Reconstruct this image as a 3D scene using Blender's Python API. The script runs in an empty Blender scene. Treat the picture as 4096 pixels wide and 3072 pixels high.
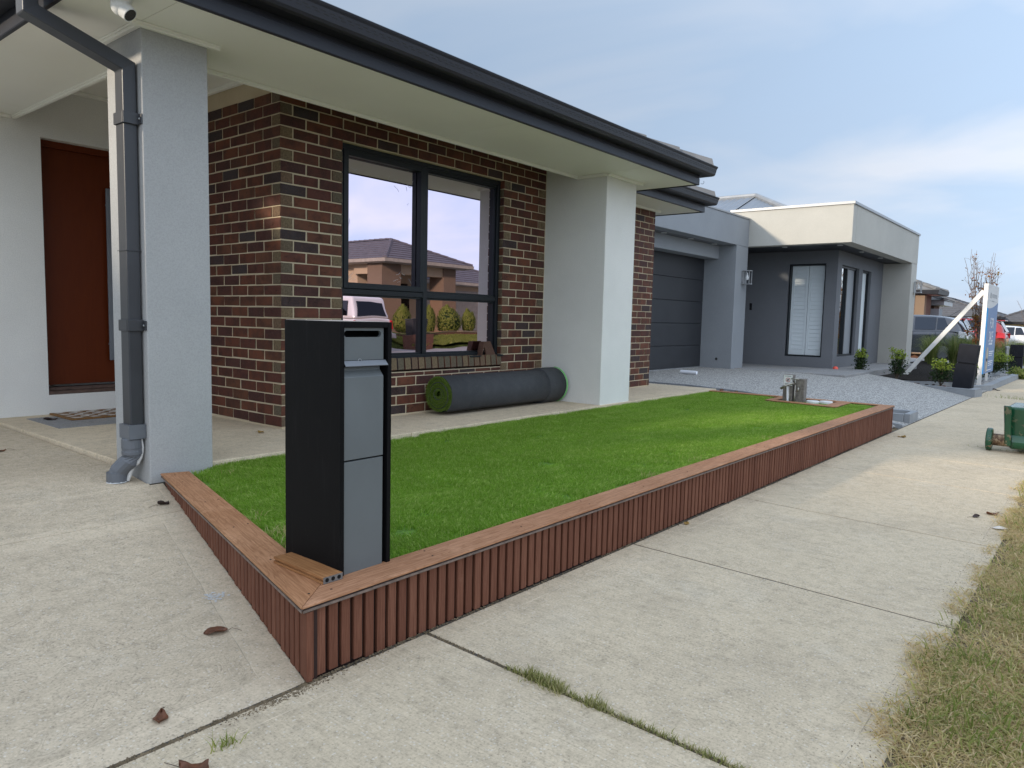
import bpy, bmesh, math, random
from mathutils import Vector, Matrix, Euler
R = math.radians
random.seed(7)
sc = bpy.context.scene
COL = sc.collection

# ------------------------------------------------------------------ camera
cam_d = bpy.data.cameras.new('camera')
cam = bpy.data.objects.new('camera', cam_d); COL.objects.link(cam); sc.camera = cam
cam_d.sensor_width = 36.0; cam_d.sensor_fit = 'HORIZONTAL'
cam_d.lens = 2922.03 / 4096 * 36
cam_d.clip_start = 0.05; cam_d.clip_end = 3000
EYE = 1.18
def _cam():
    yaw, pit, rol = R(50.830), R(5.1496), R(1.3273)
    fw = Vector((math.sin(yaw)*math.cos(pit), math.cos(yaw)*math.cos(pit), -math.sin(pit)))
    r0 = Vector((math.cos(yaw), -math.sin(yaw), 0)); u0 = r0.cross(fw)
    r = r0*math.cos(rol) + u0*math.sin(rol); u = -r0*math.sin(rol) + u0*math.cos(rol)
    m = Matrix((r, u, -fw)).transposed().to_4x4(); m.translation = (0, 0, EYE)
    cam.matrix_world = m
_cam()

# ------------------------------------------------------------------ light
SUN_DIR = Vector((-1.0, 0.48, 0.37)).normalized()
SUN_EL = math.asin(SUN_DIR.z)
SUN_AZ = math.atan2(SUN_DIR.x, SUN_DIR.y)          # from +Y, clockwise
world = bpy.data.worlds.new('World'); sc.world = world; world.use_nodes = True
def _world():
    nt = world.node_tree; nt.nodes.clear(); N = nt.nodes.new; L = nt.links.new
    out = N('ShaderNodeOutputWorld'); bg = N('ShaderNodeBackground'); L(bg.outputs[0], out.inputs[0])
    sky = N('ShaderNodeTexSky'); sky.sky_type = 'NISHITA'; sky.sun_disc = False
    sky.sun_elevation = SUN_EL; sky.sun_rotation = SUN_AZ
    sky.air_density = 1.0; sky.dust_density = 1.2; sky.ozone_density = 1.6
    tc = N('ShaderNodeTexCoord')
    # thin high cloud: stretched noise over the whole dome
    sep = N('ShaderNodeSeparateXYZ'); L(tc.outputs['Generated'], sep.inputs[0])
    zz = N('ShaderNodeMath'); zz.operation = 'ADD'; zz.inputs[1].default_value = 0.22; L(sep.outputs[2], zz.inputs[0])
    zm = N('ShaderNodeMath'); zm.operation = 'MAXIMUM'; zm.inputs[1].default_value = 0.12; L(zz.outputs[0], zm.inputs[0])
    dv = N('ShaderNodeVectorMath'); dv.operation = 'DIVIDE'
    cmb = N('ShaderNodeCombineXYZ'); cmb.inputs[2].default_value = 1
    for i in (0, 1): L(zm.outputs[0], cmb.inputs[i])
    L(tc.outputs['Generated'], dv.inputs[0]); L(cmb.outputs[0], dv.inputs[1])
    mp = N('ShaderNodeMapping'); mp.inputs['Location'].default_value = (1.9, .7, 0); mp.inputs['Scale'].default_value = (0.9, 0.62, 0.5); mp.inputs['Rotation'].default_value = (0, 0, R(35))
    L(dv.outputs[0], mp.inputs[0])
    n1 = N('ShaderNodeTexNoise'); n1.inputs['Scale'].default_value = 1.35; n1.inputs['Detail'].default_value = 5; n1.inputs['Roughness'].default_value = 0.5; n1.inputs['Distortion'].default_value = 0.5
    L(mp.outputs[0], n1.inputs[0])
    rp = N('ShaderNodeValToRGB'); rp.color_ramp.elements[0].position = 0.34; rp.color_ramp.elements[1].position = 0.68
    rp.color_ramp.elements[0].color = (.95, .95, .95, 1); rp.color_ramp.elements[1].color = (1, 1, 1, 1)
    L(n1.outputs[0], rp.inputs[0])
    mix = N('ShaderNodeMix'); mix.data_type = 'RGBA'
    L(rp.outputs[0], mix.inputs[0]); L(sky.outputs[0], mix.inputs[6]); 
    bw = N('ShaderNodeRGBToBW'); L(sky.outputs[0], bw.inputs[0]); cl = N('ShaderNodeMix'); cl.data_type = 'RGBA'; cl.blend_type = 'MULTIPLY'; cl.inputs[0].default_value = 1; L(bw.outputs[0], cl.inputs[6]); cl.inputs[7].default_value = CLOUD; ad = N('ShaderNodeMix'); ad.data_type = 'RGBA'; ad.blend_type = 'ADD'; ad.inputs[0].default_value = 1; ad.inputs[6].default_value = VEIL; L(cl.outputs[2], ad.inputs[7]); L(ad.outputs[2], mix.inputs[7])
    # the veil is thicker and whiter towards the street side and overhead, as the window reflection shows
    dt = N('ShaderNodeVectorMath'); dt.operation = 'DOT_PRODUCT'; dt.inputs[1].default_value = (-.30, -.72, .62); L(tc.outputs['Generated'], dt.inputs[0])
    mr = N('ShaderNodeMapRange'); mr.interpolation_type = 'SMOOTHSTEP'
    for i, q in enumerate((-.75, .75, .66, 2.0)): mr.inputs[i+1].default_value = q
    L(dt.outputs['Value'], mr.inputs[0])
    vm = N('ShaderNodeMix'); vm.data_type = 'RGBA'; vm.blend_type = 'MULTIPLY'; vm.inputs[0].default_value = 1; L(mr.outputs[0], vm.inputs[7])
    vr = N('ShaderNodeValToRGB'); e = vr.color_ramp.elements; e[0].position = .40; e[0].color = VEIL_THIN; e[1].position = .64; e[1].color = VEIL; L(n1.outputs[0], vr.inputs[0])
    vb = N('ShaderNodeMix'); vb.data_type = 'RGBA'; vb.blend_type = 'MULTIPLY'; vb.inputs[0].default_value = 1; L(vr.outputs[0], vb.inputs[6]); vb.inputs[7].default_value = (2, 2, 2, 1); vb.clamp_result = False; L(vb.outputs[2], vm.inputs[6]); L(vm.outputs[2], ad.inputs[6])
    L(mix.outputs[2], bg.inputs[0]); bg.inputs[1].default_value = SKY_STRENGTH
SKY_STRENGTH = 0.15
CLOUD = (0.11, 0.12, 0.14, 1)      # veil glow that follows the sun
VEIL = (0.86, 0.93, 1.05, 1)       # thick parts of the thin high cloud (doubled in the nodes)
VEIL_THIN = (0.50, 0.68, 0.93, 1)
_world()
sl = bpy.data.lights.new('sun', 'SUN'); sl.energy = 1.5; sl.angle = R(4.0); sl.color = (1.0, 0.86, 0.68)
sun = bpy.data.objects.new('sun', sl); COL.objects.link(sun)
sun.rotation_euler = (-SUN_DIR).to_track_quat('-Z', 'Y').to_euler(); sun.location = (-20, 12, 15)
vs = sc.view_settings; vs.view_transform = 'Standard'; vs.look = 'None'; vs.gamma = 1; vs.use_curve_mapping = False
vs.exposure = 1.34
sc.render.resolution_x = 1024; sc.render.resolution_y = 768
if hasattr(sc, 'cycles'):
    sc.cycles.use_light_tree = False; sc.cycles.max_bounces = 5; sc.cycles.diffuse_bounces = 3; sc.cycles.glossy_bounces = 4; sc.cycles.transparent_max_bounces = 8

# ------------------------------------------------------------------ mesh helpers
class MB:
    def __init__(s): s.v = []; s.f = []; s.m = []
    def add(s, vs, fs, m=0):
        o = len(s.v); s.v += [tuple(p) for p in vs]
        for f in fs: s.f.append(tuple(o+i for i in f)); s.m.append(m)
        return s
    def hexa(s, p, m=0):      # 4 bottom ccw, 4 top ccw
        return s.add(p, [(3,2,1,0),(4,5,6,7),(0,1,5,4),(1,2,6,5),(2,3,7,6),(3,0,4,7)], m)
    def box(s, x0, x1, y0, y1, z0, z1, m=0):
        return s.hexa([(x0,y0,z0),(x1,y0,z0),(x1,y1,z0),(x0,y1,z0),(x0,y0,z1),(x1,y0,z1),(x1,y1,z1),(x0,y1,z1)], m)
    def prism(s, poly, z0, z1, m=0, mtop=None):
        n = len(poly)
        g = lambda z, p: z(p[0], p[1]) if callable(z) else z
        b = [(p[0], p[1], g(z0, p)) for p in poly]; t = [(p[0], p[1], g(z1, p)) for p in poly]
        s.add(b+t, [tuple(range(n-1, -1, -1))] + [(i, (i+1) % n, n+(i+1) % n, n+i) for i in range(n)], m)
        s.f.append(tuple(len(s.v)-n+i for i in range(n))); s.m.append(m if mtop is None else mtop)
        return s
    def extr(s, poly, vec, m=0):
        n = len(poly); v = Vector(vec); a = [Vector(p) for p in poly]
        s.add(a+[p+v for p in a], [tuple(range(n-1, -1, -1)), tuple(range(n, 2*n))] + [(i, (i+1) % n, n+(i+1) % n, n+i) for i in range(n)], m)
        return s
    def tube(s, pts, rad, n=8, m=0, caps=True):
        pts = [Vector(p) for p in pts]; k = len(pts)
        if not hasattr(rad, '__len__'): rad = [rad]*k
        up = Vector((0, 0, 1)); rings = []
        for i, p in enumerate(pts):
            t = (pts[min(i+1, k-1)] - pts[max(i-1, 0)])
            if t.length < 1e-9: t = Vector((0, 0, 1))
            t.normalize()
            a = t.cross(up if abs(t.z) < .95 else Vector((1, 0, 0))).normalized(); b = t.cross(a).normalized()
            if rings and a.dot(pa) < 0: a = -a; b = -b
            pa = a
            rings.append([p + (a*math.cos(2*math.pi*j/n) + b*math.sin(2*math.pi*j/n))*rad[i] for j in range(n)])
        vs = [q for r in rings for q in r]; fs = []
        for i in range(k-1):
            for j in range(n): fs.append((i*n+j, i*n+(j+1) % n, (i+1)*n+(j+1) % n, (i+1)*n+j))
        if caps: fs += [tuple(range(n-1, -1, -1)), tuple((k-1)*n+j for j in range(n))]
        return s.add(vs, fs, m)
    def lathe(s, prof, c=(0,0,0), n=16, m=0, axis='Z'):
        vs = []; fs = []
        for r, h in prof:
            for j in range(n):
                a = 2*math.pi*j/n; u, w = r*math.cos(a), r*math.sin(a)
                p = {'Z': (u, w, h), 'X': (h, u, w), 'Y': (w, h, u)}[axis]
                vs.append((c[0]+p[0], c[1]+p[1], c[2]+p[2]))
        k = len(prof)
        for i in range(k-1):
            for j in range(n): fs.append((i*n+j, i*n+(j+1) % n, (i+1)*n+(j+1) % n, (i+1)*n+j))
        fs += [tuple(range(n-1, -1, -1)), tuple((k-1)*n+j for j in range(n))]
        return s.add(vs, fs, m)
    def sweep(s, prof, path, side=1, m=0, closed=True):
        # prof: (outward, z) ; path: xy polyline ; side=1 -> outward on the right hand
        P = [Vector((p[0], p[1])) for p in path]; k = len(P); n = len(prof); vs = []
        for i in range(k):
            d0 = (P[i]-P[i-1]).normalized() if i > 0 else None
            d1 = (P[i+1]-P[i]).normalized() if i < k-1 else None
            d0 = d0 or d1; d1 = d1 or d0
            n0 = Vector((d0.y, -d0.x))*side; n1 = Vector((d1.y, -d1.x))*side
            b = (n0+n1).normalized(); sc_ = 1/max(.2, b.dot(n0))
            for o, z in prof: q = P[i]+b*(o*sc_); vs.append((q.x, q.y, z))
        fs = []
        for i in range(k-1):
            for j in range(n if closed else n-1): fs.append((i*n+j, i*n+(j+1) % n, (i+1)*n+(j+1) % n, (i+1)*n+j))
        if closed: fs += [tuple(range(n)), tuple((k-1)*n+j for j in range(n-1, -1, -1))]
        return s.add(vs, fs, m)
    def mesh(s, name, mats, smooth=False):
        me = bpy.data.meshes.new(name); me.from_pydata(s.v, [], s.f)
        mats = mats if isinstance(mats, (list, tuple)) else [mats]
        for q in mats: me.materials.append(q)
        if len(mats) > 1: me.polygons.foreach_set('material_index', s.m)
        bm = bmesh.new(); bm.from_mesh(me); bmesh.ops.recalc_face_normals(bm, faces=bm.faces); bm.to_mesh(me); bm.free()
        if smooth: me.polygons.foreach_set('use_smooth', [True]*len(me.polygons))
        me.update(); return me
    def raw(s, name, mats, smooth=False):
        me = bpy.data.meshes.new(name); me.from_pydata(s.v, [], s.f)
        mats = mats if isinstance(mats, (list, tuple)) else [mats]
        for q in mats: me.materials.append(q)
        if len(mats) > 1: me.polygons.foreach_set('material_index', s.m)
        if smooth: me.polygons.foreach_set('use_smooth', [True]*len(me.polygons))
        me.update(); return me
    def build(s, name, mats, parent=None, smooth=False, bevel=0, seg=2, raw=False, angle=40):
        return link(name, (s.raw if raw else s.mesh)(name, mats, smooth), parent, bevel, seg, angle)

def link(name, me, parent=None, bevel=0, seg=2, angle=40):
    o = bpy.data.objects.new(name, me); COL.objects.link(o)
    if parent is not None: attach(o, parent)
    if bevel:
        b = o.modifiers.new('bevel', 'BEVEL'); b.width = bevel; b.segments = seg; b.limit_method = 'ANGLE'; b.angle_limit = R(angle)
    return o
def wloc(o):
    m = Matrix.Translation(o.location) @ o.rotation_euler.to_matrix().to_4x4()
    return m if o.parent is None else wloc(o.parent) @ o.matrix_parent_inverse @ m
def attach(o, parent):          # keep world placement of geometry written in world coordinates
    o.parent = parent; o.matrix_parent_inverse = wloc(parent).inverted()
def tag(o, label=None, cat=None, group=None, kind=None):
    if label: o['label'] = label
    if cat: o['category'] = cat
    if group: o['group'] = group
    if kind: o['kind'] = kind
    return o
def empty(name, loc, label, cat, group=None, rz=0):
    o = bpy.data.objects.new(name, None); COL.objects.link(o); o.location = loc; o.rotation_euler = (0, 0, rz)
    o.empty_display_size = .1
    return tag(o, label, cat, group)
def struct(o): o['kind'] = 'structure'; return o
def copy_tree(o, parent=None):
    c = o.copy(); COL.objects.link(c)
    if parent is not None: c.parent = parent
    for ch in [q for q in bpy.data.objects if q.parent == o]: copy_tree(ch, c)
    return c

# ------------------------------------------------------------------ material helpers
class NT:
    def __init__(s, name):
        s.mat = bpy.data.materials.new(name); s.mat.use_nodes = True; s.t = s.mat.node_tree; s.t.nodes.clear()
        s.out = s.n('ShaderNodeOutputMaterial'); s.b = s.n('ShaderNodeBsdfPrincipled'); s.l(s.b.outputs[0], s.out.inputs[0])
    def n(s, k): return s.t.nodes.new(k)
    def l(s, a, b): s.t.links.new(a, b)
    def put(s, sock, val):
        if hasattr(val, 'is_output') or isinstance(val, bpy.types.NodeSocket): s.l(val, sock)
        else: sock.default_value = val
    def coord(s, kind='Object', scale=(1,1,1), rot=(0,0,0), loc=(0,0,0)):
        tc = s.n('ShaderNodeTexCoord'); m = s.n('ShaderNodeMapping'); s.l(tc.outputs[kind], m.inputs[0])
        m.inputs['Scale'].default_value = scale; m.inputs['Rotation'].default_value = rot; m.inputs['Location'].default_value = loc
        return m.outputs[0]
    def noise(s, vec, scale, detail=4, rough=.55, dist=0):
        q = s.n('ShaderNodeTexNoise'); s.l(vec, q.inputs['Vector']); q.inputs['Scale'].default_value = scale
        q.inputs['Detail'].default_value = detail; q.inputs['Roughness'].default_value = rough; q.inputs['Distortion'].default_value = dist
        return q.outputs[0]
    def voro(s, vec, scale, feature='F1', out=0):
        q = s.n('ShaderNodeTexVoronoi'); s.l(vec, q.inputs['Vector']); q.inputs['Scale'].default_value = scale; q.feature = feature
        return q.outputs[out]
    def ramp(s, fac, *stops, interp='LINEAR'):
        q = s.n('ShaderNodeValToRGB'); s.put(q.inputs[0], fac); e = q.color_ramp.elements; q.color_ramp.interpolation = interp
        while len(e) < len(stops): e.new(.5)
        for el, (p, c) in zip(e, stops):
            el.position = p; c = (c, c, c) if not hasattr(c, '__len__') else c; el.color = (*c[:3], 1)
        return q.outputs[0]
    def mix(s, fac, a, b, mode='MIX'):
        q = s.n('ShaderNodeMix'); q.data_type = 'RGBA'; q.blend_type = mode; s.put(q.inputs[0], fac)
        s.put(q.inputs[6], (*a, 1) if isinstance(a, tuple) and len(a) == 3 else a); s.put(q.inputs[7], (*b, 1) if isinstance(b, tuple) and len(b) == 3 else b)
        return q.outputs[2]
    def math(s, op, a, b=0.0):
        q = s.n('ShaderNodeMath'); q.operation = op; s.put(q.inputs[0], a); s.put(q.inputs[1], b); return q.outputs[0]
    def bump(s, h, strength=.3, dist=.01, normal=None):
        q = s.n('ShaderNodeBump'); q.inputs['Strength'].default_value = strength; q.inputs['Distance'].default_value = dist; s.l(h, q.inputs['Height'])
        if normal is not None: s.l(normal, q.inputs['Normal'])
        return q.outputs[0]
    def fin(s, col, rough=.6, metal=0, normal=None, spec=.5, **kw):
        s.put(s.b.inputs['Base Color'], (*col, 1) if isinstance(col, tuple) and len(col) == 3 else col)
        s.put(s.b.inputs['Roughness'], rough); s.put(s.b.inputs['Metallic'], metal); s.b.inputs['Specular IOR Level'].default_value = spec
        if normal is not None: s.l(normal, s.b.inputs['Normal'])
        for k, v in kw.items(): s.put(s.b.inputs[k], v)
        return s.mat
def sc3(c, k): return tuple(x*k for x in c)
def plain(name, col, rough=.6, metal=0, var=.15, vs=6, bs=0, bscale=80, spec=.5, bd=.004):
    t = NT(name); v = t.coord()
    f = t.noise(v, vs, 5)
    c = t.mix(t.ramp(f, (.3, 0), (.7, 1)), sc3(col, 1-var), sc3(col, 1+var))
    nm = t.bump(t.noise(v, bscale, 4), bs, bd) if bs else None
    r = t.math('ADD', t.math('MULTIPLY', f, .2), rough-.1)
    return t.fin(c, r, metal, nm, spec)
# ------------------------------------------------------------------ materials
MT = {}
def m_render(name, col, bs=.5):
    t = NT(name); v = t.coord()
    big = t.noise(v, 1.3, 5, .6); fine = t.noise(v, 150, 3, .65); mid = t.noise(v, 45, 4)
    c = t.mix(t.ramp(big, (.3, 0), (.7, 1)), sc3(col, .94), sc3(col, 1.05))
    c = t.mix(t.ramp(fine, (.32, .42), (.60, 0)), c, sc3(col, .62))
    c = t.mix(t.ramp(t.noise(v, 5, 7, .75), (.52, 0), (.8, .16)), c, sc3(col, .7))
    h = t.math('ADD', t.math('MULTIPLY', fine, .7), t.math('MULTIPLY', mid, .5))
    return t.fin(c, .88, 0, t.bump(h, bs, .004), .25)
MT['render_white'] = m_render('render_white', (.80, .79, .745))
MT['render_column'] = m_render('render_column', (.415, .415, .405))
MT['render_grey'] = m_render('render_grey', (.295, .315, .335), .35)
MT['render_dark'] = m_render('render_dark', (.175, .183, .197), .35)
MT['render_pale'] = m_render('render_pale', (.49, .48, .435), .3)
MT['render_tan'] = m_render('render_tan', (.62, .46, .29), .3)
MT['render_brown'] = m_render('render_brown', (.24, .165, .11), .3)

def m_brick(name, island):
    def rnd(t):
        if island: return t.n('ShaderNodeNewGeometry').outputs['Random Per Island']
        return t.n('ShaderNodeObjectInfo').outputs['Random']
    t = NT(name+'_face'); v = t.coord('Object'); r = rnd(t)
    off = t.n('ShaderNodeVectorMath'); off.operation = 'ADD'; t.l(v, off.inputs[0])
    cb = t.n('ShaderNodeCombineXYZ')
    for i in range(3): t.l(t.math('MULTIPLY', r, 40.0+7*i), cb.inputs[i])
    t.l(cb.outputs[0], off.inputs[1]); v = off.outputs[0]
    base = t.ramp(r, (0, (.135, .047, .029)), (.14, (.105, .038, .028)), (.30, (.150, .054, .031)), (.44, (.080, .034, .029)), (.56, (.122, .048, .030)), (.68, (.052, .041, .042)), (.73, (.140, .058, .034)), (.90, (.055, .038, .038)), (.95, (.110, .040, .029)), interp='CONSTANT')
    blot = t.noise(v, 9, 4)
    c = t.mix(t.ramp(blot, (.42, 0), (.62, .55)), base, (.040, .022, .019))
    c = t.mix(t.ramp(t.noise(v, 70, 3), (.5, 0), (.75, .45)), c, (.13, .062, .040))
    st = t.n('ShaderNodeMapping'); t.l(v, st.inputs[0]); st.inputs['Scale'].default_value = (1, 1, 3.4)
    cr = t.noise(st.outputs[0], 16, 4, .6, 1.2)
    crk = t.ramp(cr, (.475, 0), (.50, 1), (.525, 0))
    keep = t.ramp(t.noise(v, 12, 2), (.5, 0), (.62, 1))
    crk = t.math('MULTIPLY', crk, keep)
    c = t.mix(t.math('MULTIPLY', crk, .75), c, (.012, .009, .008))
    spk = t.ramp(t.voro(v, 42), (.0, 1), (.06, 0))
    c = t.mix(t.math('MULTIPLY', spk, t.ramp(t.noise(v, 15, 1), (.60, 0), (.66, .8))), c, (.45, .40, .34))
    h = t.math('SUBTRACT', t.math('ADD', t.math('MULTIPLY', t.noise(v, 160, 4), .5), t.math('MULTIPLY', blot, .5)), t.math('MULTIPLY', crk, 1.3))
    a = t.fin(c, t.math('SUBTRACT', .74, t.math('MULTIPLY', blot, .25)), 0, t.bump(h, .55, .004), .18)
    t = NT(name+'_end'); v = t.coord('Object'); r = rnd(t)
    base = t.ramp(r, (0, (.215, .160, .095)), (.2, (.165, .128, .085)), (.4, (.230, .165, .096)), (.6, (.150, .126, .086)), (.8, (.200, .132, .084)), interp='CONSTANT')
    c = t.mix(t.ramp(t.noise(v, 60, 5, .65), (.35, .6), (.65, 0)), base, (.050, .034, .022))
    c = t.mix(t.ramp(t.noise(v, 14, 3), (.45, 0), (.7, .4)), c, (.10, .05, .03))
    h = t.noise(v, 140, 4)
    b = t.fin(c, .85, 0, t.bump(h, .5, .004), .25)
    return [a, b]
MT['brick'] = m_brick('brick', False); MT['brick_i'] = m_brick('brick_island', True)
t = NT('mortar'); v = t.coord(); f = t.noise(v, 120, 4, .7)
MT['mortar'] = t.fin(t.mix(t.ramp(t.noise(v, 3, 4), (.3, 0), (.7, 1)), t.mix(f, (.42, .34, .225), (.56, .46, .32)), t.mix(f, (.50, .42, .29), (.62, .53, .38))), .95, 0, t.bump(f, .6, .004), .1)

MT['steel_dark'] = plain('steel_dark', (.017, .018, .024), .42, 0, .18, 3, .05, 200, .35)
MT['pipe_dark'] = plain('pipe_dark', (.040, .042, .047), .42, 0, .2, 2, .05, 150, .45)
MT['pvc'] = plain('pvc', (.125, .135, .15), .42, 0, .1, 8)
MT['white_gunk'] = plain('white_gunk', (.62, .62, .60), .8)
MT['soffit'] = plain('soffit', (.88, .87, .79), .55, 0, .035, .9, .05, 40, .3)
MT['trim'] = plain('trim', (.88, .87, .80), .5, 0, .04, 3, .05, 60)
MT['gap'] = plain('gap', (.02, .02, .02), .9)
MT['frame'] = plain('frame', (.010, .013, .016), .42, 0, .1, 4, spec=.3)
MT['hole'] = plain('hole', (.002, .002, .002), 1.0, 0, 0)
MT['white_plastic'] = plain('white_plastic', (.72, .72, .70), .35, 0, .03)
MT['lens'] = plain('lens', (.012, .012, .014), .12, 0, 0)
MT['white_paint'] = plain('white_paint', (.78, .77, .74), .5, 0, .06, 9)
MT['galv'] = plain('galv', (.42, .43, .44), .42, .7, .2, 12)

def m_door():
    t = NT('door_timber'); v = t.coord('Object', (1, 1, .12))
    g = t.noise(v, 40, 5, .6, .6)
    return t.fin(t.mix(g, (.085, .014, .0025), (.130, .025, .004)), .45, 0, t.bump(g, .1, .003), .2)
MT['door'] = m_door()
MT['sill_timber'] = plain('sill_timber', (.10, .06, .045), .6, 0, .35, 25)

def m_glass(name, tint, rough=.0, wob=.0, scale=2.2):
    t = NT(name); v = t.coord()
    nm = t.bump(t.noise(v, scale, 1, .4), wob, .02) if wob else None
    return t.fin(tint, rough, 1.0, nm, .5)
MT['glass_film'] = m_glass('glass_film', (.60, .535, .63), .006, .02, 1.2)
MT['glass_film_low'] = m_glass('glass_film_low', (.66, .54, .58), .006, .055, 3.0)
MT['glass_dark'] = m_glass('glass_dark', (.20, .22, .25), .02)
t = NT('glass_clear'); t.b.inputs['Transmission Weight'].default_value = 1
MT['glass_clear'] = t.fin((.9, .95, .95), .0, 0, None, .5, IOR=1.45)
MT['shutter'] = plain('shutter', (.70, .76, .78), .45, 0, .03, 4)
MT['shutter_grey'] = plain('shutter_grey', (.26, .28, .30), .5, 0, .05, 4)
MT['garage'] = plain('garage', (.030, .032, .037), .5, 0, .2, 5, .35, 170, .4)

def m_concrete(name, col, kind):
    t = NT(name); v = t.coord(); mul = lambda c, f: t.mix(1.0, c, f, 'MULTIPLY')
    c = t.mix(t.ramp(t.noise(v, .75, 5, .6), (.32, 0), (.68, 1)), sc3(col, .92), sc3(col, 1.05))
    c = t.mix(t.ramp(t.noise(t.coord(loc=(5, 2, 1)), 1.9, 5, .72), (.50, 0), (.72, .32)), c, (.34, .28, .21))
    c = t.mix(t.ramp(t.noise(t.coord(loc=(1, 7, 3)), 2.6, 4, .7), (.54, 0), (.74, .28)), c, (.66, .59, .47))
    c = mul(c, t.ramp(t.noise(v, 17, 4, .78), (.30, .80), (.50, 1.0), (.70, 1.07)))
    grain = t.noise(v, 115, 3, .72)
    c = mul(c, t.ramp(grain, (.28, .58), (.44, .93), (.56, 1.0), (.74, 1.12)))
    k = t.voro(v, 125, 'F1', 1); q = t.n('ShaderNodeSeparateColor'); t.l(k, q.inputs[0]); d = t.voro(v, 125)
    dens = t.ramp(t.noise(v, 1.6, 3), (.40, 0), (.62, 1))
    dk = t.math('MULTIPLY', t.math('MULTIPLY', t.ramp(q.outputs[0], (.86, 0), (.865, 1)), t.ramp(d, (.38, 1), (.55, 0))), dens)
    c = t.mix(t.math('MULTIPLY', dk, .40), c, (.19, .16, .125))
    lt = t.math('MULTIPLY', t.ramp(q.outputs[1], (.90, 0), (.905, 1)), t.ramp(d, (.35, 1), (.5, 0)))
    c = t.mix(t.math('MULTIPLY', lt, .35), c, (.78, .75, .68))
    spots = t.ramp(t.voro(v, 21), (.0, 1), (.045, 0))
    c = t.mix(t.math('MULTIPLY', spots, t.ramp(t.noise(v, 7, 1), (.55, 0), (.59, .85))), c, (.055, .045, .034))
    h = grain; s = .30
    if kind == 'broom':
        w = t.noise(t.coord('Object', (120, 4, 1)), 1.0, 6, .78)
        c = mul(c, t.ramp(w, (.34, .84), (.52, 1.0), (.68, 1.05)))
        h = t.math('ADD', t.math('MULTIPLY', w, .7), t.math('MULTIPLY', grain, .8)); s = .5
    elif kind == 'swirl':
        vv = t.n('ShaderNodeVectorMath'); vv.operation = 'ADD'
        nz = t.n('ShaderNodeTexNoise'); nz.inputs['Scale'].default_value = 4.0; nz.inputs['Detail'].default_value = 2.0; t.l(v, nz.inputs['Vector'])
        sc_ = t.n('ShaderNodeVectorMath'); sc_.operation = 'SCALE'; sc_.inputs['Scale'].default_value = .55; t.l(nz.outputs['Color'], sc_.inputs[0])
        t.l(v, vv.inputs[0]); t.l(sc_.outputs[0], vv.inputs[1])
        mp = t.n('ShaderNodeMapping'); mp.inputs['Scale'].default_value = (34, 210, 1); mp.inputs['Rotation'].default_value = (0, 0, .35); t.l(vv.outputs[0], mp.inputs[0])
        w = t.noise(mp.outputs[0], 1.0, 4, .72)
        c = mul(c, t.ramp(w, (.33, .76), (.50, .99), (.68, 1.06)))
        h = t.math('ADD', t.math('MULTIPLY', w, .9), t.math('MULTIPLY', grain, .6)); s = .5
    return t.fin(c, .94, 0, t.bump(h, s, .005), .12)
MT['conc_broom'] = m_concrete('conc_broom', (.61, .505, .358), 'broom')
MT['conc_swirl'] = m_concrete('conc_swirl', (.60, .498, .362), 'swirl')
MT['conc_smooth'] = m_concrete('conc_smooth', (.62, .515, .375), 'smooth')
MT['conc_porch'] = m_concrete('conc_porch', (.66, .55, .395), 'smooth')
MT['conc_grey'] = m_concrete('conc_grey', (.30, .30, .30), 'smooth')
MT['tooled'] = plain('tooled_groove', (.50, .42, .31), .95, 0, .35, 9)
MT['joint'] = plain('joint', (.075, .064, .05), .95, 0, .4, 40, .6, 120)
MT['kerb_grey'] = plain('kerb_grey', (.27, .285, .30), .8, 0, .12, 5, .2, 90)
t = NT('aggregate'); v = t.coord(); d = t.voro(v, 70); k = t.voro(v, 70, 'F1', 1)
q = t.n('ShaderNodeSeparateColor'); t.l(k, q.inputs[0])
c = t.ramp(q.outputs[0], (0, (.16, .155, .145)), (.3, (.34, .33, .31)), (.6, (.48, .465, .435)), (.85, (.68, .655, .60)), interp='CONSTANT')
c = t.mix(t.ramp(d, (.45, 0), (.8, .7)), c, (.20, .195, .185))
c = t.mix(t.ramp(t.noise(v, .9, 4), (.4, 0), (.7, .22)), c, (.34, .325, .30))
MT['aggregate'] = t.fin(c, .75, 0, t.bump(t.math('SUBTRACT', 1.0, d), .6, .006), .4)
MT['asphalt'] = plain('asphalt', (.055, .055, .056), .9, 0, .2, 3, .5, 160)
MT['soil'] = plain('soil', (.20, .155, .10), 1.0, 0, .4, 14, .9, 60, .1, .02)
MT['verge_soil'] = plain('verge_soil', (.20, .16, .11), 1.0, 0, .45, 22, .9, 60, .1, .02)
MT['mulch'] = plain('mulch', (.028, .024, .021), 1.0, 0, .5, 30, 1.0, 90, .1, .02)
MT['lawn'] = plain('lawn', (.075, .105, .028), .95, 0, .5, 9, .8, 120, .1, .02)
MT['lawn_far'] = plain('lawn_far', (.11, .115, .045), .95, 0, .4, 3, .6, 60, .1, .02)

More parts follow.
